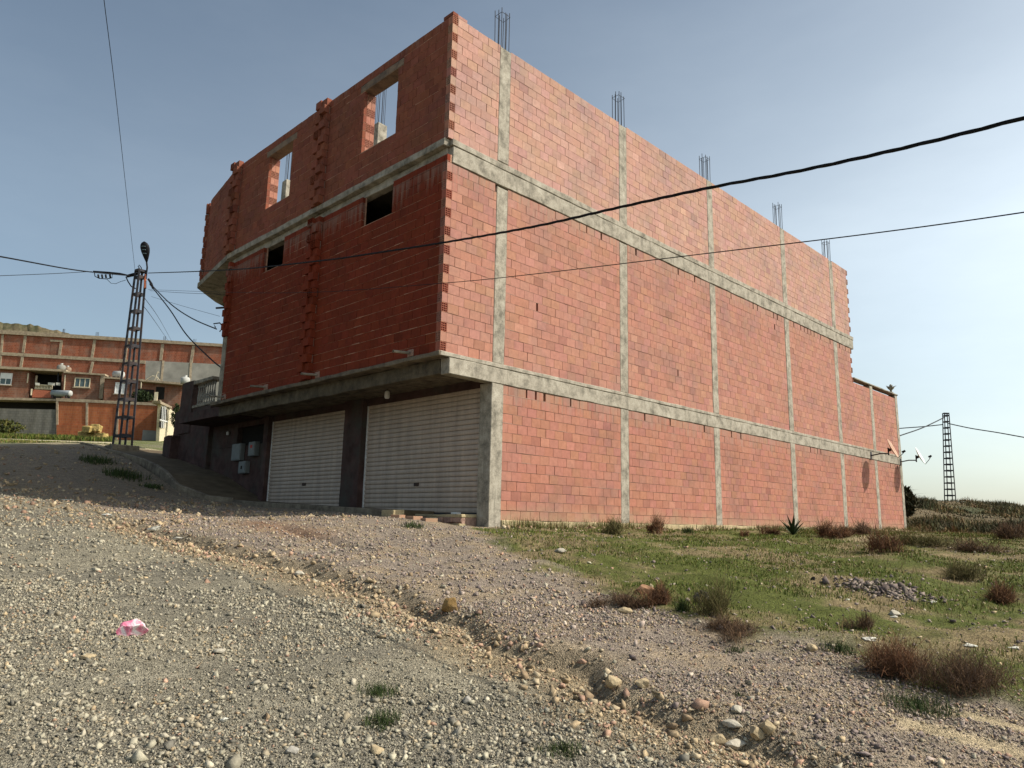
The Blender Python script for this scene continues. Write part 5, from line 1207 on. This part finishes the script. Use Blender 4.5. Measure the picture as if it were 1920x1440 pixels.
# dry straw in the grass
S_, T_, D_ = wedge(31000, 5.5, 30, 1.5, .98); ge = S_ - np.interp(T_, GRE_T, GRE_S); k = (ge > .2) & (T_ < -.2) & (rng.random(len(S_)) < sstep(.45, .62, fbm(S_ * .8 + 30, T_ * .8, 4, 111))); S_, T_, D_ = S_[k], T_[k], D_[k]
blades('dry_grass', S_, T_, rng.uniform(.05, .15, len(S_)), .003 + .0004 * D_, np.array([(.26, .19, .09)]) * rng.uniform(.6, 1.2, (len(S_), 1)), 'brown dry stalks among the grass', lean=.7)
# grass verge by the far houses and scrub on the hill to the right
def band(n, px0, px1, py0, py1, hmin, hmax, wid, cols, name, label, lean=.45, patch=.0):
    xs = rng.uniform(px0, px1, n); ds = rng.uniform(py0, py1, n)
    r = (xs - 960) / CF * ds; s = CS + .7076 * ds + .7066 * r; t = CT + .7066 * ds - .7076 * r
    nn = fbm(s * patch, t * patch, 4, 121) if patch else np.full(len(s), .5)
    if patch: k = rng.random(len(s)) < .12 + sstep(.4, .58, nn); s, t, ds, nn = s[k], t[k], ds[k], nn[k]
    hh = rng.uniform(hmin, hmax, len(s)) * (.35 + 1.5 * sstep(.42, .62, nn) if patch else 1.); c = cols[rng.integers(0, len(cols), len(s))] * rng.uniform(.7, 1.25, (len(s), 1))
    if patch: m2 = fbm(s * .5, t * .5, 3, 141); c = c * (.7 + .9 * sstep(.35, .65, m2))[:, None] * np.where((m2 > .55)[:, None], np.array([[1.25, 1.0, .9]]), 1.)
    blades(name, s, t, hh, wid, c, label, lean)
band(9000, -60, 215, 50.5, 59, .12, .45, .07, GR[:4] * .75, 'verge_grass', 'tall green grass below the far walls')
band(3500, -60, 215, 31, 44, .03, .10, .04, GR[1:], 'verge_grass', 'low grass beyond the top of the road')
band(75000, 1640, 2090, 33, 78, .06, .32, .05, np.array([(.095, .10, .045), (.07, .08, .035), (.14, .115, .06), (.11, .085, .05)]), 'hill_scrub', 'dark scrub covering the hill on the right', 1.0, .35)
# ------------------------------------------------------------------ shrubs
def shrub(px, py, w, h, n, cols, label, dep=.7, name='dry_shrub', up=.9, droop=.0, group='dry shrubs', thick=.0035, cat='shrub', P=None):
    P = hit(px, py) if P is None else P; d = (P[0] - CS) * _s + (P[1] - CT) * _c; W = w * d / CF / 2; Hh = h * d / CF; z0 = Hs(P[0], P[1])
    e = empty(name, (float(P[0]), float(P[1]), z0), label=label, cat=cat, group=group)
    th = max(.002, .0004 * d)
    nc = random.randint(4, 7); ca = rng.uniform(-.7, .7, nc); cb = rng.uniform(-.7, .7, nc) * dep; ch = rng.uniform(.45, 1.05, nc) * (1 - .35 * ca ** 2); ch[0] = 1.; cw = rng.uniform(.5, .95, nc)
    def twigs(n, nm, th, base, len_, lvl):
        V = np.zeros((n, 3, 3, 3)); ci = rng.integers(0, nc, n); az = rng.uniform(0, 2 * np.pi, n); rr = np.sqrt(rng.random(n)) * rng.uniform(.7, 1.15, n)
        bx = ca[ci] * W + rng.normal(0, .16, n) * W; by = cb[ci] * W + rng.normal(0, .16, n) * W; bz = np.zeros(n) - .02
        az2 = az + rng.normal(0, .3, n); tx = ca[ci] * W + rr * np.cos(az2) * W * cw[ci]; ty = cb[ci] * W + rr * np.sin(az2) * W * cw[ci] * dep
        tz = Hh * ch[ci] * rng.beta(2.2, 1.3, n) * np.sqrt(np.clip(1.15 - rr ** 2, .08, 1)) * len_
        if lvl:
            k0 = rng.uniform(.15, .7, n); bx, by, bz = bx + (tx - bx) * k0, by + (ty - by) * k0, tz * k0 * .9; j = W * cw[ci] * .3; tx = tx + rng.normal(0, 1, n) * j; ty = ty + rng.normal(0, 1, n) * j; tz = np.maximum(tz * rng.uniform(.6, 1.12, n), .01)
        A = np.stack([bx, by, bz], 1); C_ = np.stack([tx, ty, tz], 1); B_ = (A + C_) / 2 + rng.normal(0, .05, (n, 3)) * W; B_[:, 2] += Hh * .05
        for i, (p, k) in enumerate(((A, 1.), (B_, .7), (C_, .3))):
            for q in range(3): an = az + q * 2.094; V[:, i, q] = p + np.stack([np.cos(an), np.sin(an), 0 * an], 1) * th * k
        o = 9 * np.arange(n)[:, None]; fc = []
        for i in range(2):
            for q in range(3): a, b = i * 3 + q, i * 3 + (q + 1) % 3; fc.append([a, b, b + 3, a + 3])
        Fc = (o[:, :, None] + np.array(fc)[None]).reshape(-1, 4); col = np.array(cols)[rng.integers(0, len(cols), n)] * rng.uniform(.6, 1.3, (n, 1))
        link(nm, mesh(nm, V.reshape(-1, 3), Fc, 'twig', np.repeat(col, 6, 0)), e, kind=None)
    twigs(max(20, n // 3), 'stems', th * 1.1, .25, 1., 0); twigs(int(n * 2.2), 'twigs', th * .7, .5, 1., 1)
    return e
BRN = [(.14, .085, .05), (.10, .06, .04), (.18, .11, .06), (.085, .06, .045)]
RED = [(.20, .095, .05), (.14, .07, .042), (.24, .13, .065), (.10, .06, .04)]
OLV = [(.13, .12, .045), (.17, .14, .06), (.10, .085, .04)]
GRN = [(.045, .07, .022), (.07, .09, .028), (.035, .055, .02)]
for a in [(1150, 1003, 66, 42, 260, OLV, 'pale spindly dry shrub at the wall foot left of the round one'), (1222, 999, 52, 42, 220, RED, 'round reddish dry shrub at the foot of the side wall by the second column'),
    (1395, 1006, 22, 18, 90, RED, 'tiny brown shrub under the third bay of the side wall'), (1445, 1002, 40, 22, 160, RED, 'low reddish shrub left of the spiky agave'), (1562, 1008, 84, 44, 420, RED, 'reddish shrub at the wall foot right of the agave'),
    (1622, 1002, 70, 34, 300, BRN, 'brown shrub at the wall foot between two reddish ones'), (1664, 1034, 84, 60, 260, RED, 'upright reddish shrub before the far end of the side wall'), (1735, 1024, 120, 34, 350, OLV, 'olive brown shrub just right of the building corner'),
    (1840, 1036, 150, 40, 300, BRN, 'wide dark shrub near the right edge below the hill'), (1150, 1136, 120, 36, 480, BRN, 'dark flattened shrub at the edge of the track'), (1225, 1133, 90, 52, 420, RED, 'rust coloured shrub behind the flattened one'),
    (1352, 1152, 130, 92, 230, OLV, 'tall sparse dry shrub in the middle of the slope'), (1370, 1192, 150, 46, 520, BRN, 'dark low shrub in front of the tall sparse one'), (1705, 1262, 190, 86, 620, RED, 'large reddish brown shrub in the right foreground, left half'),
    (1808, 1288, 210, 84, 680, BRN, 'large dark brown shrub in the right foreground, right half'), (1800, 1086, 120, 46, 420, OLV, 'olive dry shrub on the grass behind the rubble heap'), (1890, 1132, 90, 52, 420, RED, 'brown shrub at the right edge beyond the large ones'), (1600, 1180, 90, 40, 160, BRN, 'thin dark twigs left of the large shrub'), (1905, 1010, 90, 40, 300, BRN, 'dark shrub at the right edge at the hill foot')]:
    shrub(*a)
# low green weeds
def weed(px, py, w, h, n, label, cols=None, name='weed', spread=1., lean=.8):
    P = hit(px, py); d = (P[0] - CS) * _s + (P[1] - CT) * _c; W = w * d / CF / 2; a = rng.uniform(0, 6.28, n); r = rng.random(n) ** .8 * W * (.55 + .6 * vnoise(a * 1.6, a * 0 + px, 3))
    s, t = P[0] + r * np.cos(a), P[1] + r * np.sin(a); z0 = Hs(P[0], P[1]); c = np.array(cols if cols is not None else GRN)
    o = blades(name, s, t, rng.uniform(.5, 1., n) * h * d / CF, max(.0035, .0008 * d), c[rng.integers(0, len(c), n)] * rng.uniform(.7, 1.3, (n, 1)), label, lean, kind=None, origin=(float(P[0]), float(P[1]), z0)); tag(o, cat='weed', group='green weeds'); return o
for a in [(708, 1306, 76, 22, 260, 'feathery green weed in the gravel, upper of two'), (716, 1362, 84, 24, 300, 'feathery green weed in the gravel, lower of two'), (1055, 1412, 84, 20, 260, 'green weed tuft at the bottom edge of the road'), (775, 990, 50, 14, 160, 'dark green weed beside the loose bricks'),
    (1283, 1146, 30, 30, 160, 'bright green weed between the dark shrubs'), (1378, 1222, 56, 10, 120, 'flat green weed on the track below the shrubs'), (1575, 1222, 80, 22, 220, 'green weed clump at the grass edge by the yellowish stone'), (1720, 1330, 160, 26, 600, 'green weeds under the large right shrub'), (1291, 1000, 26, 14, 120, 'small round green weed at the wall foot'), (900, 1152, 30, 8, 60, 'small dark weed right of the ochre boulder'), (232, 893, 96, 18, 420, 'dark weeds in the shade at the kerb foot'), (180, 866, 70, 15, 360, 'dark weeds on the shaded bank below the lattice pole'), (285, 915, 50, 12, 180, 'low dark weeds at the lower bend of the ramp kerb'), (1385, 1306, 30, 8, 70, 'tiny green weed on the purple bank')]:
    weed(*a)
# agave at the wall foot
P = hit(1487, 1003); d = (P[0] - CS) * _s + (P[1] - CT) * _c; ag = empty('agave', (float(P[0]), float(P[1]), Hs(P[0], P[1])), label='spiky dark agave standing at the foot of the side wall', cat='agave')
for k in range(22):
    a = k * 2.399; el = .35 + 1.1 * (k / 22); L = random.uniform(.42, .62); dx, dy = math.cos(a), math.sin(a); w = .035
    V = [(-dy * w * .6, dx * w * .6, 0), (dy * w * .6, -dx * w * .6, 0), (dx * L * .5 * math.cos(el) + dy * w, dy * L * .5 * math.cos(el) - dx * w, L * .5 * math.sin(el)), (dx * L * .5 * math.cos(el) - dy * w, dy * L * .5 * math.cos(el) + dx * w, L * .5 * math.sin(el)), (dx * L * math.cos(el * .9), dy * L * math.cos(el * .9), L * math.sin(el * .9))]
    link('leaf', mesh('leaf', V, [(0, 1, 2, 3), (3, 2, 4)], 'leaf', [(.035, .055, .025)] * 2), ag)
# foliage by the far houses
def bush(name, px, py, d, w, h, cols, label, n=900):
    P = at_d(px, py, d); e = empty(name, tuple(P), label=label, cat='bush'); W, Hh = w * d / CF / 2, h * d / CF
    MB().bar((0, 0, -.3), (0, 0, Hh * .6), .06, 6, .02).build('trunk', 'steel', e)
    a = rng.uniform(0, 6.28, n); r = np.sqrt(rng.random(n)); zz = rng.random(n); k = np.sin(np.pi * (.12 + .8 * zz)); s, t = P[0] + r * k * W * np.cos(a), P[1] + r * k * W * np.sin(a); c = np.array(cols)
    blades('crown', s, t, rng.uniform(.12, .3, n), .12, c[rng.integers(0, len(c), n)] * rng.uniform(.6, 1.3, (n, 1)), None, 1.5, kind=None, parent=e, z=P[2] + zz * Hh, origin=None).location = (0, 0, 0)
    o = [c for c in e.children if c.name.startswith('crown')][0]; v = np.empty(len(o.data.vertices) * 3, np.float32); o.data.vertices.foreach_get('co', v); v = v.reshape(-1, 3) - P.astype(np.float32); o.data.vertices.foreach_set('co', v.ravel())
DKG = [(.03, .045, .016), (.045, .06, .02), (.022, .032, .014)]
bush('garden_bush', 264, 754, 66, 44, 20, DKG, 'dark green bush over the orange wall behind the pole', 700); bush('garden_bush', 328, 802, 64, 18, 44, DKG, 'dark bush behind the small cream gateway', 500)
bush('yellow_bush', 8, 812, 58, 70, 22, [(.08, .09, .025), (.13, .12, .03), (.05, .065, .02)], 'yellow green bush before the grey block wall', 700); bush('hill_bush', 1702, 968, 40, 34, 50, [(.06, .06, .03), (.10, .08, .045)], 'dark bush just behind the far building corner')

# ------------------------------------------------------------------ litter
import bmesh
def crumple(name, px, py, w, h, material, label, cat='litter', seed=3, group=None, dep=.8):
    P = hit(px, py); d = (P[0] - CS) * _s + (P[1] - CT) * _c; W = w * d / CF / 2; Hh = h * d / CF
    bm = bmesh.new(); bmesh.ops.create_icosphere(bm, subdivisions=4, radius=1.); rnd = random.Random(seed)
    pl = [(Vector((rnd.gauss(0, 1), rnd.gauss(0, 1), rnd.gauss(0, 1))).normalized(), rnd.uniform(.35, .85)) for _ in range(26)]
    for v in bm.verts:
        p = v.co.copy()
        for q, o in pl:
            e_ = p.dot(q) - o
            if e_ > 0: p -= q * e_ * 1.15
        nz = fbm(np.array([p.x * 3 + seed]), np.array([p.y * 3 + p.z * 2.3]), 3, seed)[0] - .5; p *= 1 + nz * .35
        v.co = Vector((p.x * W, p.y * W * dep, (p.z + .8) * Hh * .55))
    me = D.meshes.new(name); bm.to_mesh(me); bm.free(); me.materials.append(MT[material])
    return link(name, me, None, (float(P[0]), float(P[1]), Hs(P[0], P[1]) - .01), -math.pi / 4, label=label, cat=cat, group=group)
crumple('plastic_bag', 248, 1194, 70, 44, 'bag', 'crumpled pink and white plastic bag on the gravel road', 'bag', 5)
crumple('black_bag', 1318, 1132, 34, 34, 'black', 'small black bag caught in the tall dry shrub', 'bag', 8)
crumple('black_scrap', 1525, 1088, 14, 12, 'black', 'small black scrap lying in the grass', 'litter', 9)
for k, (x, y, w, h, lb_) in enumerate([(122, 938, 62, 3, 'flat white sheet lying at the edge of the building shadow'), (288, 997, 40, 14, 'white plastic sack beside the upper gully'), (335, 1014, 26, 10, 'pale plastic scrap below the white sack'), (200, 967, 34, 6, 'pale flat scrap at the shadow edge right of the white sheet'), (1628, 1203, 44, 9, 'long white scrap in the grass near the large shrub'), (1677, 1160, 20, 8, 'small white scrap in the middle of the grass'), (1590, 1125, 20, 5, 'thin white scrap below the rubble heap'), (1750, 1130, 24, 6, 'pale scrap at the right end of the rubble heap'), (1820, 1215, 50, 8, 'whitish rubbish strewn behind the large shrub'), (1900, 1215, 34, 6, 'pale rubbish at the right edge of the grass'), (420, 1354, 26, 14, 'curled yellowish scrap on the gravel')]):
    crumple('litter', x, y, w, h, 'litter', lb_, 'litter', 20 + k, 'white litter on the ground', .5)
